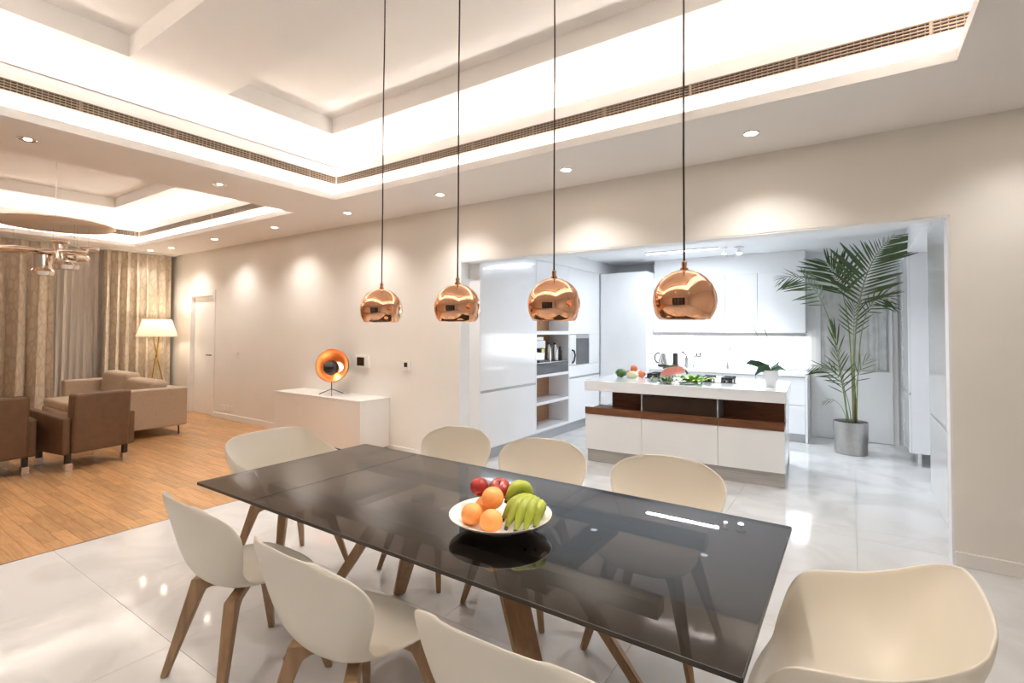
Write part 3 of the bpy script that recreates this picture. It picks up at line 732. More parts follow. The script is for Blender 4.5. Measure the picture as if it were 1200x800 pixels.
flm = thing('floor_lamp', 'floor lamp with wide cream shade on crossed brass legs by curtains', 'lamp', (-10.2, 3.87, 0))
part('lamp_shade', 'shade', flm, lambda b: lathe(b, [(.31, 1.37), (.215, 1.67), (.212, 1.67), (.306, 1.37)], 40), 'auto')
for k in range(3):
    a = R(80 + 120 * k)
    part('leg', 'brass', flm, lambda b: tube(b, [(.22 * math.cos(a), .22 * math.sin(a), 0), (-.015 * math.cos(a) - .012 * math.sin(a), -.015 * math.sin(a) + .012 * math.cos(a), 1.12), (-.06 * math.cos(a) - .012 * math.sin(a), -.06 * math.sin(a) + .012 * math.cos(a), 1.40)], .011, 8))
part('lamp_socket', 'brass', flm, lambda b: lathe(b, [(0, 1.38), (.07, 1.38), (.07, 1.40), (.02, 1.41), (.02, 1.46), (0, 1.46)], 16), 'auto')
part('bulb', 'bulb', flm, lambda b: ball(b, (0, 0, 1.50), .04, 1, 1, 1.2))
lamp('POINT', 'shade_glow', flm, (0, 0, 1.56), 5, (1, .86, .68), shadow_soft_size=.05)

def curtain(name, label, y0, y1, folds, amp, m, x=-10.66, z0=.02, z1=2.862, seed=1, cat='curtain'):
    rnd = random.Random(seed); bm = bmesh.new(); NU, NV = folds * 12, 10
    ph = [rnd.uniform(.7, 1.3) for _ in range(folds + 2)]; rows = []
    for j in range(NV + 1):
        t = j / NV; z = z1 + (z0 - z1) * t; row = []
        for i in range(NU + 1):
            u = i / NU; k = u * folds; a = amp * ph[int(k)] * (.55 + .45 * min(1, t * 4))
            w = math.sin(2 * math.pi * k); w = math.copysign(abs(w) ** .7, w)
            row.append(bm.verts.new((x + a * w + .012 * math.sin(9 * u + 3 * t), y0 + (y1 - y0) * u + .18 * (y1 - y0) / folds * math.sin(4 * math.pi * k + t), z)))
        rows.append(row)
    for a, b in zip(rows, rows[1:]):
        for k in range(NU): bm.faces.new((a[k], a[k + 1], b[k + 1], b[k]))
    o = build(name, bm, m, None, True); return tag(o, label, cat)
curtain('drape', 'patterned beige drape with deep folds beside the floor lamp', 3.22, 4.25, 7, .085, 'curtain', seed=3)
curtain('drape', 'patterned beige drape hanging behind the brown armchairs', .9, 2.55, 7, .10, 'curtain', x=-10.58, seed=5)
curtain('sheer_curtain', 'pale sheer curtain over the window between the two drapes', 2.72, 3.36, 7, .02, 'sheer', x=-10.83, seed=8)
curtain('sheer_curtain', 'pale sheer curtain bunched at the edge of the drape behind armchairs', 2.46, 2.78, 4, .026, 'sheer', x=-10.768, seed=9)
tag(bpart('roller_blind', 'blind', None, XL - .04, XL - .03, wy0, wy1, 2.0, wz1), 'dark roller blind band across the window behind the sheer curtain', 'blind')
tag(bpart('curtain_track', 'trimw', None, XL + .1, XL + .34, .6, 4.3, 2.87, 2.899), 'white curtain track fixed under the soffit', 'curtain track')

# chandelier: mirrored disc with hanging polished pebbles
cx_, cy_ = -6.84, 1.65
cl = thing('chandelier', 'round mirrored disc chandelier with hanging polished pebbles over the armchairs', 'chandelier', (cx_, cy_, 0))
part('ceiling_plate', 'trimw', cl, lambda b: lathe(b, [(0, Z_C), (.30, Z_C), (.30, Z_C - .02), (0, Z_C - .022)], 32), 'auto')
part('suspension_wire', 'steel', cl, lambda b: tube(b, [(0, 0, Z_C - .02), (0, 0, 2.58)], .0025, 6))
part('disc', 'satin', cl, lambda b: lathe(b, [(0, 2.59), (.47, 2.59), (.50, 2.578), (.47, 2.563), (0, 2.565)], 56), 'auto')
def pebble(x, y, z, a, b_, c, rz):
    def f(bm):
        ball(bm, (0, 0, 0), 1, a, b_, c, 24, 14)
        mt = Matrix.Rotation(rz, 4, 'Z')
        for v in bm.verts: v.co = mt @ v.co + Vector((x, y, z))
    part('pebble', 'pebble', cl, f, True)
    part('pebble_wire', 'steel', cl, lambda bm: tube(bm, [(x, y, z + c * .9), (x, y, 2.565)], .0015, 5))
def pl(r_, f_): return RV.x * r_ + FV.x * f_, RV.y * r_ + FV.y * f_
for r_, f_, z_, a, b_, c in ((-.33, -.1, 2.30, .22, .14, .04), (-.13, .12, 2.295, .21, .15, .045), (.06, .0, 2.40, .08, .09, .03), (.13, .12, 2.25, .11, .10, .05), (.27, -.08, 2.28, .13, .09, .032), (.20, .18, 2.35, .1, .08, .03)):
    xx, yy = pl(r_, f_); pebble(xx, yy, z_, a, b_, c, .596)
def spotlet(r_, f_, zt, zb, rad):
    xx, yy = pl(r_, f_)
    part('lamp_cylinder', 'pebble', cl, lambda b: lathe(b, [(0, zt), (rad, zt), (rad, zb + .05), (rad * 1.3, zb + .02), (rad * 1.15, zb - .02), (0, zb - .03)], 24, (xx, yy)), 'auto')
spotlet(-.12, 0, 2.26, 2.07, .075); spotlet(.14, -.02, 2.20, 2.13, .085); spotlet(.06, -.01, 2.37, 2.20, .035)

# ------------------------------------------------------------------ kitchen: tall bank
KF = -3.5; KB = XKL + .002
def door_(parent, y0, y1, z0, z1, name='door', th=.02, m='lacq', x=KF):
    return bpart(name, m, parent, x - th, x, y0 + .0015, y1 - .0015, z0 + .0015, z1 - .0015, bev=.0015)
tc = thing('tall_cabinet', 'tall white handleless cabinet just inside the kitchen opening', 'cabinet', (0, 0, 0), 0, 'tall white kitchen units')
bpart('carcass', 'lacq', tc, KB, KF - .021, 4.515, 5.728, .14, 2.45)
door_(tc, 4.535, 5.728, .14, .79); door_(tc, 4.535, 5.728, .815, 2.45)
bpart('end_panel', 'lacq', tc, KB, KF, 4.512, 4.533, .0, 2.45)
bpart('handle_rail', 'plinth', tc, KF - .02, KF - .008, 4.537, 5.726, .791, .814)
bpart('plinth', 'plinth', tc, KB, KF - .05, 4.535, 5.728, 0, .138)
nc = thing('shelf_niche', 'tall white unit with open walnut backed shelves and coffee station', 'cabinet', (0, 0, 0), 0, 'tall white kitchen units')
bpart('side_panel', 'lacq', nc, KB, KF, 5.732, 5.752, .14, 2.45); bpart('side_panel', 'lacq', nc, KB, KF, 6.658, 6.678, .14, 2.45)
NB = -3.84
bpart('back_panel', 'niche_wood', nc, NB - .02, NB, 5.752, 6.658, .14, 1.9)
for z0, z1 in ((.14, .18), (.50, .54), (.87, .91), (1.45, 1.50), (1.88, 1.90)): bpart('shelf', 'lacq', nc, NB, KF - .002, 5.752, 6.658, z0, z1, bev=.001)
bpart('upper_box', 'lacq', nc, KB, KF - .021, 5.752, 6.658, 1.90, 2.45); door_(nc, 5.752, 6.658, 1.885, 2.45)
bpart('plinth', 'plinth', nc, KB, KF - .05, 5.732, 6.678, 0, .138)
# appliance drawer + coffee machine + jars on it
wd = thing('warming_drawer', 'dark steel warming drawer under the coffee machine in the niche', 'appliance', (0, 0, 0))
bpart('drawer_body', 'dark', wd, NB + .005, KF - .03, 5.756, 6.654, .912, 1.06); bpart('drawer_front', 'darkglass', wd, KF - .03, KF - .01, 5.756, 6.654, .914, 1.062, bev=.002); bpart('drawer_edge', 'steel', wd, KF - .03, KF - .006, 5.756, 6.654, 1.063, 1.07)
cm = thing('coffee_machine', 'built-in steel and black coffee machine with yellow sticker', 'coffee machine', (-3.69, 5.99, 1.0705))
bpart('machine_body', 'steel', cm, -.14, .08, -.16, .16, 0, .30, bev=.008); bpart('front_panel', 'gloss_black', cm, .08, .095, -.15, .15, .19, .29); bpart('spout', 'black', cm, .095, .14, -.05, .05, .13, .19, bev=.005)
bpart('drip_tray', 'black', cm, .08, .17, -.13, .13, 0, .03); bpart('sticker', 'yellow', cm, .14, .142, -.025, .04, .135, .18); bpart('water_tank', 'darkglass', cm, -.13, .07, -.14, .14, .3, .345)
bt = None
for yy, xx, h, m, lab in ((6.24, -3.60, .27, 'steel', 'tall steel thermos flask beside the coffee machine'), (6.33, -3.63, .25, 'darkglass', 'dark glass bottle between flask and jar in the niche'), (6.42, -3.60, .26, 'steel', 'slim steel bottle in the middle of the niche row'), (6.50, -3.63, .22, 'white', 'short white jar in the coffee niche'), (6.575, -3.60, .2, 'black', 'small black canister at the far end of the coffee niche')):
    t = thing('storage_bottle', lab, 'bottle', (xx, yy, 1.0705), 0, 'bottles in the coffee niche')
    part('bottle_body', m, t, lambda b: lathe(b, [(0, 0), (.036, 0), (.037, .01), (.037, h * .68), (.018, h * .82), (.016, h * .92), (0, h * .92)], 20), 'auto')
    part('cap', 'black', t, lambda b: lathe(b, [(0, h), (.019, h), (.019, h * .9), (0, h * .9)], 16), 'auto')
mc = thing('tall_oven_cabinet', 'tall white unit with built-in dark microwave beyond the niche', 'cabinet', (0, 0, 0), 0, 'tall white kitchen units')
bpart('carcass', 'lacq', mc, KB, KF - .021, 6.682, 7.745, .14, 2.45)
door_(mc, 6.682, 7.745, .14, .79); door_(mc, 6.682, 7.745, .815, .985); door_(mc, 6.682, 7.745, 1.455, 2.45); door_(mc, 7.36, 7.745, .985, 1.455)
bpart('handle_rail', 'plinth', mc, KF - .02, KF - .008, 6.684, 7.743, .791, .814); bpart('plinth', 'plinth', mc, KB, KF - .05, 6.682, 7.745, 0, .138)
mw = thing('microwave_oven', 'built-in microwave with dark glass and steel frame in tall unit', 'microwave', (0, 0, 0))
bpart('frame', 'steel', mw, KF - .020, KF - .004, 6.686, 7.357, .987, 1.453, bev=.002)
bpart('control_panel', 'lacq', mw, KF - .004, KF, 6.69, 6.90, .995, 1.445); bpart('glass_door', 'darkglass', mw, KF - .004, KF + .002, 6.91, 7.34, .995, 1.39)
part('handle', 'black', mw, lambda b: tube(b, [(KF, 6.78, 1.02), (KF + .03, 6.78, 1.06), (KF + .035, 6.80, 1.14), (KF + .03, 6.78, 1.2), (KF, 6.76, 1.22)], .014, 8))
cb = thing('corner_tall_cabinet', 'tall white corner cabinet beside the lit splashback', 'cabinet', (0, 0, 0), 0, 'tall white kitchen units')
bpart('carcass', 'lacq', cb, KB, -2.702, 7.77, YK - .002, .14, 2.45); bpart('door', 'lacq', cb, KF + .02, -2.704, 7.75, 7.77, .142, 2.448, bev=.0015); bpart('plinth', 'plinth', cb, KF + .02, -2.702, 7.80, 7.83, 0, .138)
struct(bpart('trim_4', 'kwall', None, KB, KF, YW + .165, YK - .002, 2.452, KZ))          # bulkhead above the tall bank

# back run: base units, worktop, splashback, wall units
ux = [-2.70, -2.066, -1.611, -1.163, -.56]
blab = ['beside the corner cabinet', 'second from the corner cabinet', 'third from the corner cabinet', 'at the palm end']
for k in range(4):
    t = thing('base_cabinet', 'white handleless base unit of the back worktop, ' + blab[k], 'cabinet', (0, 0, 0), 0, 'base units of the back run')
    bpart('carcass', 'lacq', t, ux[k] + .001, ux[k + 1] - .001, 7.90, YK - .002, .12, .895)
    for z0, z1 in ((.12, .5), (.51, .885)): bpart('drawer_front', 'lacq', t, ux[k] + .0025, ux[k + 1] - .0025, 7.88, 7.90, z0, z1, bev=.0015)
    bpart('plinth', 'plinth', t, ux[k] + .001, ux[k + 1] - .001, 7.94, 7.96, 0, .118)
    t = thing('wall_cabinet', 'white wall cabinet above the splashback, ' + blab[k], 'cabinet', (0, 0, 0), 0, 'wall cabinets of the back run')
    bpart('carcass', 'lacq', t, ux[k] + .001, ux[k + 1] - .001, 8.10, YK - .002, 1.485, 2.36); bpart('door', 'lacq', t, ux[k] + .003, ux[k + 1] - .003, 8.08, 8.10, 1.487, 2.358, bev=.0015)
ep = tag(bpart('end_panel_board', 'lacq', None, -.558, -.53, 7.86, YK - .002, 0, .895), 'white upright panel closing the back run beside the palm', 'panel')
tag(bpart('worktop', 'lacq', None, -2.698, -.525, 7.86, YK - .002, .896, .94, bev=.002), 'white worktop of the back run under the lit splashback', 'worktop')
sp = thing('splashback', 'glowing white backlit splashback between worktop and wall cabinets', 'splashback')
bpart('lit_panel', 'splash', sp, -2.698, -.562, YK - .016, YK - .003, .975, 1.435); bpart('lower_rail', 'lacq', sp, -2.698, -.562, YK - .03, YK - .003, .941, .974)
ul = thing('under_cabinet_light', 'slim grey light rail under the white wall cabinets', 'light rail')
bpart('housing', 'plinth', ul, -2.698, -.562, 8.085, 8.46, 1.435, 1.484); bpart('diffuser', 'kbar', ul, -2.65, -.6, 8.30, 8.36, 1.428, 1.435)
tag(bpart('bulkhead_panel', 'kwall', None, -2.698, -.56, 8.12, YK - .002, 2.362, KZ - .002), 'white infill panel between wall cabinets and kitchen ceiling', 'panel')
# items on the back worktop
WZ = .9405
kt = thing('kettle', 'steel electric kettle with black handle on the back worktop', 'kettle', (-2.55, 8.10, WZ), R(10))
part('kettle_base', 'black', kt, lambda b: lathe(b, [(0, 0), (.085, 0), (.085, .03), (0, .03)], 24), 'auto')
part('kettle_body', 'steel', kt, lambda b: lathe(b, [(0, .031), (.082, .031), (.06, .2), (.045, .215), (0, .222)], 28), 'auto')
part('handle', 'black', kt, lambda b: tube(b, [(-.05, 0, .205), (-.09, 0, .215), (-.125, 0, .18), (-.13, 0, .11), (-.10, 0, .06), (-.08, 0, .055)], .013, 8), True)
part('spout', 'steel', kt, lambda b: tube(b, [(.05, 0, .15), (.075, 0, .185), (.09, 0, .2)], [.025, .018, .012], 8), True)
uh = thing('utensil_holder', 'dark cylindrical utensil holder with two sticks beside the kettle', 'utensil holder', (-2.40, 8.25, WZ))
part('holder_body', 'dark', uh, lambda b: lathe(b, [(0, 0), (.045, 0), (.045, .21), (.041, .21), (.041, .02), (0, .02)], 20), 'auto')
for dx, h in ((-.015, .28), (.022, .33)): part('stick', 'steel', uh, lambda b: tube(b, [(dx * .5, 0, .022), (dx, 0, h)], .008, 6))
pm_ = thing('pepper_mill', 'steel canister with black angled lever beside white container', 'canister', (-2.22, 8.25, WZ))
part('canister_body', 'steel', pm_, lambda b: lathe(b, [(0, 0), (.035, 0), (.035, .15), (0, .152)], 20), 'auto')
part('lever', 'black', pm_, lambda b: tube(b, [(0, 0, .15), (-.02, 0, .2), (-.06, 0, .23), (-.09, 0, .24)], [.012, .012, .016, .01], 8))
wc = thing('storage_canister', 'white steel rimmed canister with dark lid fittings on worktop', 'canister', (-2.03, 8.22, WZ))
part('canister_body', 'white', wc, lambda b: lathe(b, [(0, 0), (.07, 0), (.07, .17), (0, .17)], 24), 'auto'); part('rim', 'steel', wc, lambda b: lathe(b, [(0, .171), (.073, .171), (.073, .19), (.0, .195)], 24), 'auto')
for dx in (-.03, .02): part('lid_knob', 'dark', wc, lambda b: tube(b, [(dx, 0, .19), (dx + .01, 0, .235)], .012, 8))
part('side_strip', 'steel', wc, lambda b: box(b, -.078, -.066, -.03, .03, 0, .18))
tp = thing('kitchen_tap', 'tall slim steel gooseneck tap on the back worktop', 'tap', (-1.60, 8.2, WZ), R(-60))
part('tap_base', 'steel', tp, lambda b: lathe(b, [(0, 0), (.025, 0), (.022, .06), (.012, .1), (0, .1)], 16), 'auto')
part('spout', 'steel', tp, lambda b: tube(b, [(0, 0, .09), (0, 0, .32)] + [(.05 - .05 * math.cos(R(a)), 0, .32 + .05 * math.sin(R(a))) for a in range(20, 181, 20)] + [(.10, 0, .24)], .013, 8), True)
part('lever', 'steel', tp, lambda b: tube(b, [(0, .02, .06), (0, .07, .085)], .006, 6))

# right tall units
KR = .53
rc = thing('tall_cabinet_pantry', 'tall white cabinet flush with the kitchen jamb', 'cabinet', (0, 0, 0), 0, 'tall white units on the palm side')
bpart('carcass', 'lacq', rc, KR + .021, XKR - .002, 4.515, 5.63, .15, 2.398)
for z0, z1 in ((.15, .80), (.825, 2.398)): bpart('door', 'lacq', rc, KR, KR + .02, 4.517, 5.628, z0 + .0015, z1 - .0015, bev=.0015)
bpart('handle_rail', 'plinth', rc, KR + .005, KR + .02, 4.517, 5.628, .80, .825); bpart('plinth', 'lacq', rc, KR + .05, XKR - .002, 4.515, 5.63, 0, .149)
rf = thing('tall_cabinet_on_legs', 'tall white cabinet on chrome legs behind the palm', 'cabinet', (0, 0, 0), 0, 'tall white units on the palm side')
bpart('carcass', 'lacq', rf, .521, XKR - .002, 7.23, YK - .15, .15, 2.398)
for z0, z1 in ((.15, .80), (.825, 2.398)): bpart('door', 'lacq', rf, .5, .52, 7.232, YK - .152, z0 + .0015, z1 - .0015, bev=.0015)
bpart('handle_rail', 'plinth', rf, .505, .52, 7.232, YK - .152, .80, .825)
for yy in (7.32, YK - .25):
    for xx in (.60, 1.05): part('leg', 'chrome', rf, lambda b: tube(b, [(xx, yy, 0), (xx, yy, .149)], .022, 12))

# ------------------------------------------------------------------ island
il = thing('kitchen_island', 'white kitchen island with walnut trays and thick white top', 'kitchen island', (-1.58, 5.42, 0), R(3.5))
IH, ID = 1.02, 1.12
part('plinth', 'stoneplinth', il, lambda b: box(b, -IH + .02, IH, .03, ID, 0, .142))
for k in range(6): bpart('plinth_groove', 'plinth', il, -IH + .018, IH + .002, .028, ID, .012 + k * .022, .015 + k * .022)
xs = [-IH, -.36, .42, IH]
bpart('body', 'lacqwarm', il, -IH + .002, IH, .022, ID, .142, .56)
for k in range(3): bpart('front_panel', 'lacqwarm', il, xs[k] + .0015, xs[k + 1] - .0015, 0, .022, .144, .545, bev=.0015)
for k in range(3):
    dr = bpart('tray_front', 'walnut', il, xs[k] + .0015, xs[k + 1] - .0015, -.01, .02, .55, .625, bev=.002)
bpart('tray_floor', 'walnut', il, -IH + .003, IH - .003, .02, .5, .562, .59)
bpart('back_board', 'walnut', il, -IH + .2, IH - .01, .36, .38, .59, .815)
bpart('core', 'lacqwarm', il, -IH + .2, IH - .01, .52, ID - .02, .56, .815)
bpart('side_lining', 'walnut', il, IH - .03, IH - .012, .33, .52, .59, .815)
for xx in (xs[1], xs[2]): bpart('divider', 'plinth', il, xx - .006, xx + .006, .0, .36, .60, .815)
bpart('glass_front', 'brownglass', il, xs[1] + .01, xs[2] - .01, .018, .024, .626, .80)
bpart('side_post', 'lacqwarm', il, IH - .012, IH, .32, ID, .56, .815)
bpart('top_slab', 'lacq', il, -IH - .005, IH + .02, -.012, ID + .03, .815, .93, bev=.004)
ISL = il.matrix_basis.copy()
ilm = Matrix.Translation(il.location) @ Matrix.Rotation(R(3.5), 4, 'Z')
def ip(x, y): v = ilm @ Vector((x, y, 0)); return v.x, v.y
IZ = .9305
# cooktops
for (xx, yy, wx, lab) in ((-.36, .86, .15, 'small black gas cooktop on the island beside the melon'), (.32, .74, .22, 'larger black gas cooktop on the island toward the orchid')):
    px_, py_ = ip(xx, yy); t = thing('gas_cooktop', lab, 'cooktop', (px_, py_, IZ), R(3.5), 'island cooktops')
    bpart('glass_plate', 'gloss_black', t, -wx, wx, -.2, .2, 0, .008, bev=.002)
    for sx in (-.5, .5):
        for sy in (-.1, .1):
            part('burner', 'steel', t, lambda b: lathe(b, [(0, .034), (.03, .034), (.035, .008)], 16, (sx * wx, sy)), 'auto')
            part('pan_support', 'black', t, lambda b: [box(b, sx * wx - .06, sx * wx + .06, sy + o_ - .007, sy + o_ + .007, .035, .055) for o_ in (-.05, .05)] + [box(b, sx * wx + o_ - .006, sx * wx + o_ + .006, sy - .06, sy + .06, .009, .035) for o_ in (-.055, .055)])
# vegetables
def veg(name, label, cat, m, x, y, z, r, s=(1, 1, 1), rz=0., grp='vegetables on the island'):
    px_, py_ = ip(x, y); b = bmesh.new(); ball(b, (0, 0, 0), r, *s, 20, 14)
    for v in b.verts: v.co += v.co.normalized() * r * .05 * math.sin(7 * v.co.x / r + 3 * v.co.y / r)
    o = build(name, b, m, None, True, loc=(px_, py_, IZ + z), rot=(0, 0, rz)); tag(o, label, cat, grp); return o
veg('squash', 'dark green squash on the island beside pale marrow', 'squash', 'greenveg', -.80, .62, .052, .055, (1.25, 1, .95))
veg('marrow', 'pale yellow marrow lying on the island in front of tomatoes', 'marrow', 'paleveg', -.63, .55, .042, .045, (1.7, 1, .95))
veg('tomato', 'orange tomato on top of the small vegetable group', 'tomato', 'tomato', -.66, .70, .105, .045)
veg('tomato', 'orange tomato at the cooktop side of the small vegetable group', 'tomato', 'tomato', -.555, .68, .045, .046)
veg('onion', 'pink onion tucked behind the green squash', 'onion', 'melonflesh', -.73, .72, .042, .043)
px_, py_ = ip(-.14, .56)
ml = thing('melon_slice', 'pink melon slice with green rind leaning on greens', 'melon', (px_, py_, IZ), R(3.5))
def wedge(b, r0, th):
    vs = [[], []]
    for s, sy in ((0, -th / 2), (1, th / 2)):
        for a in range(0, 181, 15): vs[s].append(b.verts.new((r0 * math.cos(R(a)), sy, r0 * .62 * math.sin(R(a)))))
    n = len(vs[0])
    for k in range(n - 1): b.faces.new((vs[0][k], vs[0][k + 1], vs[1][k + 1], vs[1][k]))
    b.faces.new((vs[0][0], vs[1][0], vs[1][-1], vs[0][-1])); b.faces.new(vs[0][::-1]); b.faces.new(vs[1])
    mt = Matrix.Translation((-.02, .05, .03)) @ Matrix.Rotation(R(-18), 4, 'Y') @ Matrix.Rotation(R(-25), 4, 'X')
    for v in b.verts: v.co = mt @ v.co
    mn = min(v.co.z for v in b.verts)
    for v in b.verts: v.co.z += .002 - mn
part('melon_flesh', 'melonflesh', ml, lambda b: wedge(b, .15, .07)); 
part('melon_rind', 'greenveg', ml, lambda b: tube(b, [(.165 * math.cos(R(a)) - .02, .06, .055 + .11 * math.sin(R(a))) for a in range(10, 150, 14)], .012, 6))
def lettuce(label, x, y, s, m):
    px_, py_ = ip(x, y); t = thing('lettuce', label, 'lettuce', (px_, py_, IZ), 0, 'greens on the island')
    rnd = random.Random(int(x * 100))
    for k in range(11):
        a = k * 2.4; r0 = .02 + .006 * k; h = .085 * s - .004 * k
        def lf_(b):
            rows = []
            for i in range(5):
                t_ = i / 4; row = []
                for j in range(5):
                    u = -1 + j / 2
                    w = .055 * s * (.5 + t_ * .9) * (1 - .35 * t_ ** 3)
                    row.append(b.verts.new((r0 * (1 + 2.2 * t_), u * w, .003 + h * math.sin(t_ * 1.9) + .012 * math.sin(5 * u + 7 * t_ + k) * t_)))
                rows.append(row)
            for p, q in zip(rows, rows[1:]):
                for i in range(4): b.faces.new((p[i], p[i + 1], q[i + 1], q[i]))
            mt = Matrix.Rotation(a, 4, 'Z')
            for v in b.verts: v.co = mt @ v.co; v.co.z = max(v.co.z, .002)
        part('leaf', m if k % 3 else 'greenveg', t, lf_, True)
lettuce('bright green lettuce head in the middle of the island', .11, .42, 1.0, 'lettuce')
lettuce('dark leafy greens at the melon foot on the island', -.17, .28, .7, 'greenveg')
px_, py_ = ip(.07, .20)
b = bmesh.new(); lathe(b, [(0, .004), (.06, .004), (.11, .016), (.112, .014), (.06, 0), (0, 0)], 32); tag(build('serving_plate', b, 'white', None, True, loc=(px_, py_, IZ)), 'white serving plate on the island in front of the lettuce', 'plate')
# orchid
px_, py_ = ip(.88, .42)
oc = thing('potted_orchid', 'flowerless orchid in a tall white pot on the island', 'potted plant', (px_, py_, IZ), R(34))
part('pot', 'white', oc, lambda b: lathe(b, [(0, 0), (.05, 0), (.075, .17), (.07, .17), (.066, .15), (0, .15)], 28), 'auto')
def orch(pts, w):
    def f(b):
        rows = []
        n = len(pts)
        for i, p in enumerate(pts):
            t = i / (n - 1); ww = w * math.sin(math.pi * (.12 + .83 * t)) ** .7 * (1 if 0 < i < n - 1 else .25)
            d = (Vector(pts[min(i + 1, n - 1)]) - Vector(pts[max(0, i - 1)])).normalized(); s = Vector((-d.y * .6 + .0, d.x * .6 + .4, .45)).normalized()
            s = (s - d * s.dot(d)).normalized()
            rows.append([b.verts.new(Vector(p) + s * ww * k + Vector((0, 0, abs(k) * ww * .15))) for k in (-1, -.5, 0, .5, 1)])
        for p, q in zip(rows, rows[1:]):
            for i in range(4): b.faces.new((p[i], p[i + 1], q[i + 1], q[i]))
    return f
for pts, w in (([(0, 0, .16), (-.06, 0, .205), (-.14, 0, .235), (-.22, 0, .25), (-.26, 0, .24)], .035), ([(0, 0, .16), (-.06, -.02, .19), (-.13, -.03, .18), (-.18, -.03, .12)], .045),
               ([(0, 0, .16), (.05, 0, .19), (.11, 0, .195), (.17, 0, .16)], .055), ([(0, 0, .16), (.06, .02, .21), (.11, .03, .27)], .022)):
    o = part('leaf', 'orchidleaf', oc, orch(pts, w), True); o.modifiers.new('thick', 'SOLIDIFY').thickness = .004
for p in ([(0, 0, .15), (-.04, 0, .3), (-.09, 0, .45), (-.16, 0, .58), (-.19, 0, .66)], [(.01, 0, .15), (.0, 0, .32), (-.02, 0, .47), (-.06, 0, .60)]): part('flower_stalk', 'stem', oc, lambda b: tube(b, p, [.005, .004, .004, .003, .002][:len(p)], 6), True)

# ------------------------------------------------------------------ palm
PX, PY = -.05, 7.60
pp_ = thing('potted_palm', 'tall kentia palm in a brushed steel pot before the kitchen door', 'potted plant', (PX, PY, 0))
part('pot', 'brushed', pp_, lambda b: lathe(b, [(0, 0), (.17, 0), (.175, .006), (.185, .395), (.178, .395), (.175, .36), (0, .36)], 48), 'auto')
part('soil', 'soil', pp_, lambda b: lathe(b, [(0, .372), (.08, .375), (.174, .366)], 24), True)
def q3(px, py, d=0.): return Vector(((px - 997) * .0088, d, (531 - py) * .0105))
def bez(P, n):
    out = []
    for i in range(n + 1):
        t = i / n; pts = [Vector(p) for p in P]
        while len(pts) > 1: pts = [a.lerp(b, t) for a, b in zip(pts, pts[1:])]
        out.append(pts[0])
    return out
bm = bmesh.new(); rows = []
for i in range(7):
    t = i / 6; w = .034 * (math.sin(math.pi * (.10 + .86 * t)) ** .8) if 0 < i < 6 else .006
    rows.append([bm.verts.new((t, k * w, -.16 * t * t - abs(k) * w * .5)) for k in (-1, 0, 1)])
for a, b in zip(rows, rows[1:]):
    for k in range(2): bm.faces.new((a[k], a[k + 1], b[k + 1], b[k]))
lm = bpy.data.meshes.new('leaflet'); bm.to_mesh(lm); bm.free(); lm.materials.append(M['leaf'])
for p in lm.polygons: p.use_smooth = True
def frond(P, n, L, start=.25, spread=58, r=.008, side=Vector((1, 0, 0)), droop=.25):
    path = bez(P, 22)
    f = part('frond', 'stem', pp_, lambda b: tube(b, path, [r * (1 - .75 * i / 22) for i in range(23)], 6), True)
    for k in range(n):
        t = start + (1 - start) * (k / (n - 1)) ; i = min(21, int(t * 22)); p = path[i].lerp(path[i + 1], t * 22 - i)
        d = (path[i + 1] - path[i]).normalized(); s = (side - d * side.dot(d)).normalized()
        nn = d.cross(s).normalized()
        env = math.sin(math.pi * (.25 + .68 * (k / (n - 1)))) ** .8
        for sg in (-1, 1):
            if k == n - 1 and sg == 1: continue
            a = R(spread - 30 * k / (n - 1) + random.uniform(-5, 5))
            ex = (d * math.cos(a) + s * sg * math.sin(a) + Vector((0, 0, -droop * random.uniform(.3, 1)))).normalized()
            ez = (nn + s * sg * .3); ez = (ez - ex * ez.dot(ex)).normalized()
            if ez.z < 0: ez = -ez
            ey = ez.cross(ex)
            l_ = L * env * random.uniform(.9, 1.08)
            for _ in range(10):
                tip = p + ex * l_
                if tip.z > 2.6 or (tip.x + PX > .49 and tip.y + PY > 7.2) or tip.x + PX > .62 or tip.y + PY > YK - .08: l_ *= .86
            o = link('leaflet', lm, f)
            o.matrix_local = Matrix(((ex.x * l_, ey.x * l_, ez.x * l_, p.x), (ex.y * l_, ey.y * l_, ez.y * l_, p.y), (ex.z * l_, ey.z * l_, ez.z * l_, p.z), (0, 0, 0, 1)))
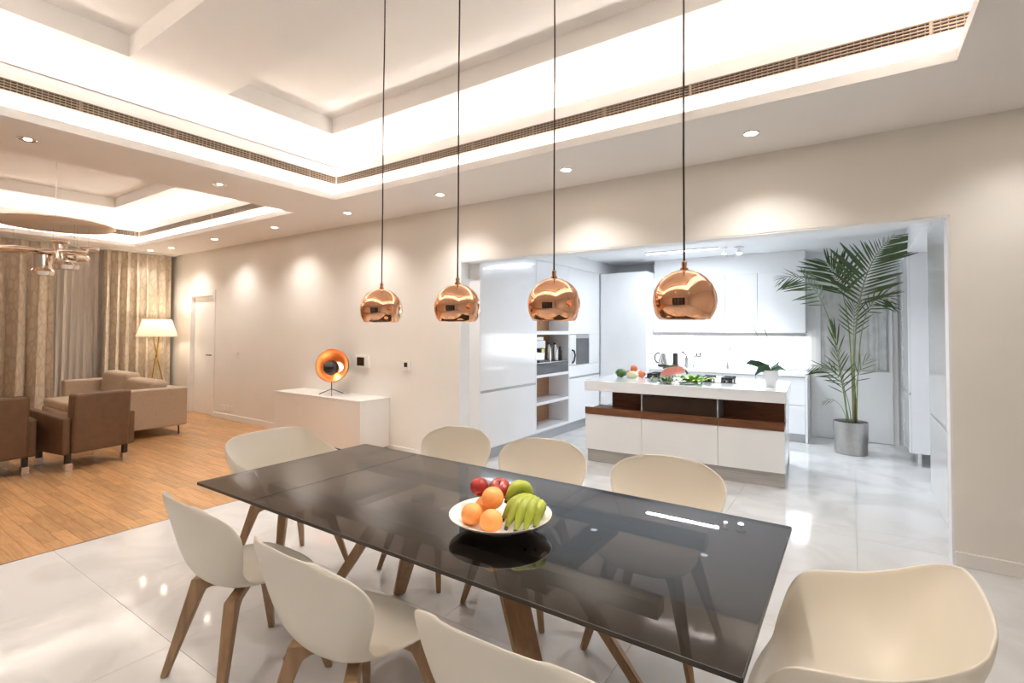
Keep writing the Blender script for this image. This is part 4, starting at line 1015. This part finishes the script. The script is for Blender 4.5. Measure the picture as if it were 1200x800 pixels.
base = q3(1001, 494)
frond([q3(1002, 498, .0), q3(1000, 400, -.02), q3(1003, 330, -.12), q3(1024, 298, -.32), q3(1046, 284, -.52)], 26, .56, .46, 60, .012, Vector((.75, .1, -.45)), .12)
frond([q3(1000, 498, .03), q3(999, 400, .03), q3(998, 350, .0), q3(985, 320, .05), q3(970, 302, .02)], 18, .46, .62, 50, .010, Vector((.8, .2, .4)))
frond([q3(994, 498, -.03), q3(985, 420, -.04), q3(975, 350, -.06), q3(955, 308, -.10), q3(912, 322, -.14)], 16, .36, .55, 62, .008, Vector((.3, -.75, .5)), .45)
frond([q3(1004, 498, -.02), q3(1006, 420, -.04), q3(1008, 360, -.06), q3(1022, 340, -.10), q3(1046, 350, -.16)], 13, .30, .60, 60, .008, Vector((.4, -.7, -.4)), .5)
frond([q3(1001, 498, -.04), q3(1000, 430, -.06), q3(1001, 385, -.06), q3(1004, 355, -.08)], 10, .26, .66, 48, .008, Vector((1, 0, 0)), .05)
frond([q3(993, 498, .0), q3(992, 450, -.02), q3(984, 415, -.04), q3(978, 385, -.05)], 5, .30, .72, 22, .006, Vector((1, 0, 0)), 0)
frond([q3(998, 498, -.06), q3(996, 450, -.10), q3(978, 418, -.16), q3(945, 432, -.2)], 13, .24, .40, 55, .006, Vector((.3, -.6, .7)), .4)
frond([q3(1000, 498, -.07), q3(1001, 450, -.10), q3(1006, 430, -.12), q3(1018, 418, -.14)], 6, .22, .5, 50, .006, Vector((.6, -.5, .5)), .3)
frond([q3(997, 498, -.07), q3(990, 470, -.12), q3(986, 440, -.14), q3(982, 412, -.14)], 9, .24, .45, 45, .006, Vector((1, 0, .2)), .2)
frond([q3(993, 498, -.05), q3(990, 470, -.1), q3(975, 462, -.14), q3(964, 472, -.16)], 5, .11, .6, 50, .004, Vector((.3, -.6, .7)), .5)
part('trunk', 'trunk', pp_, lambda b: tube(b, [q3(1002, 498), q3(1002, 475), q3(1001, 455), q3(1001, 430)], [.030, .026, .020, .014], 10), True)
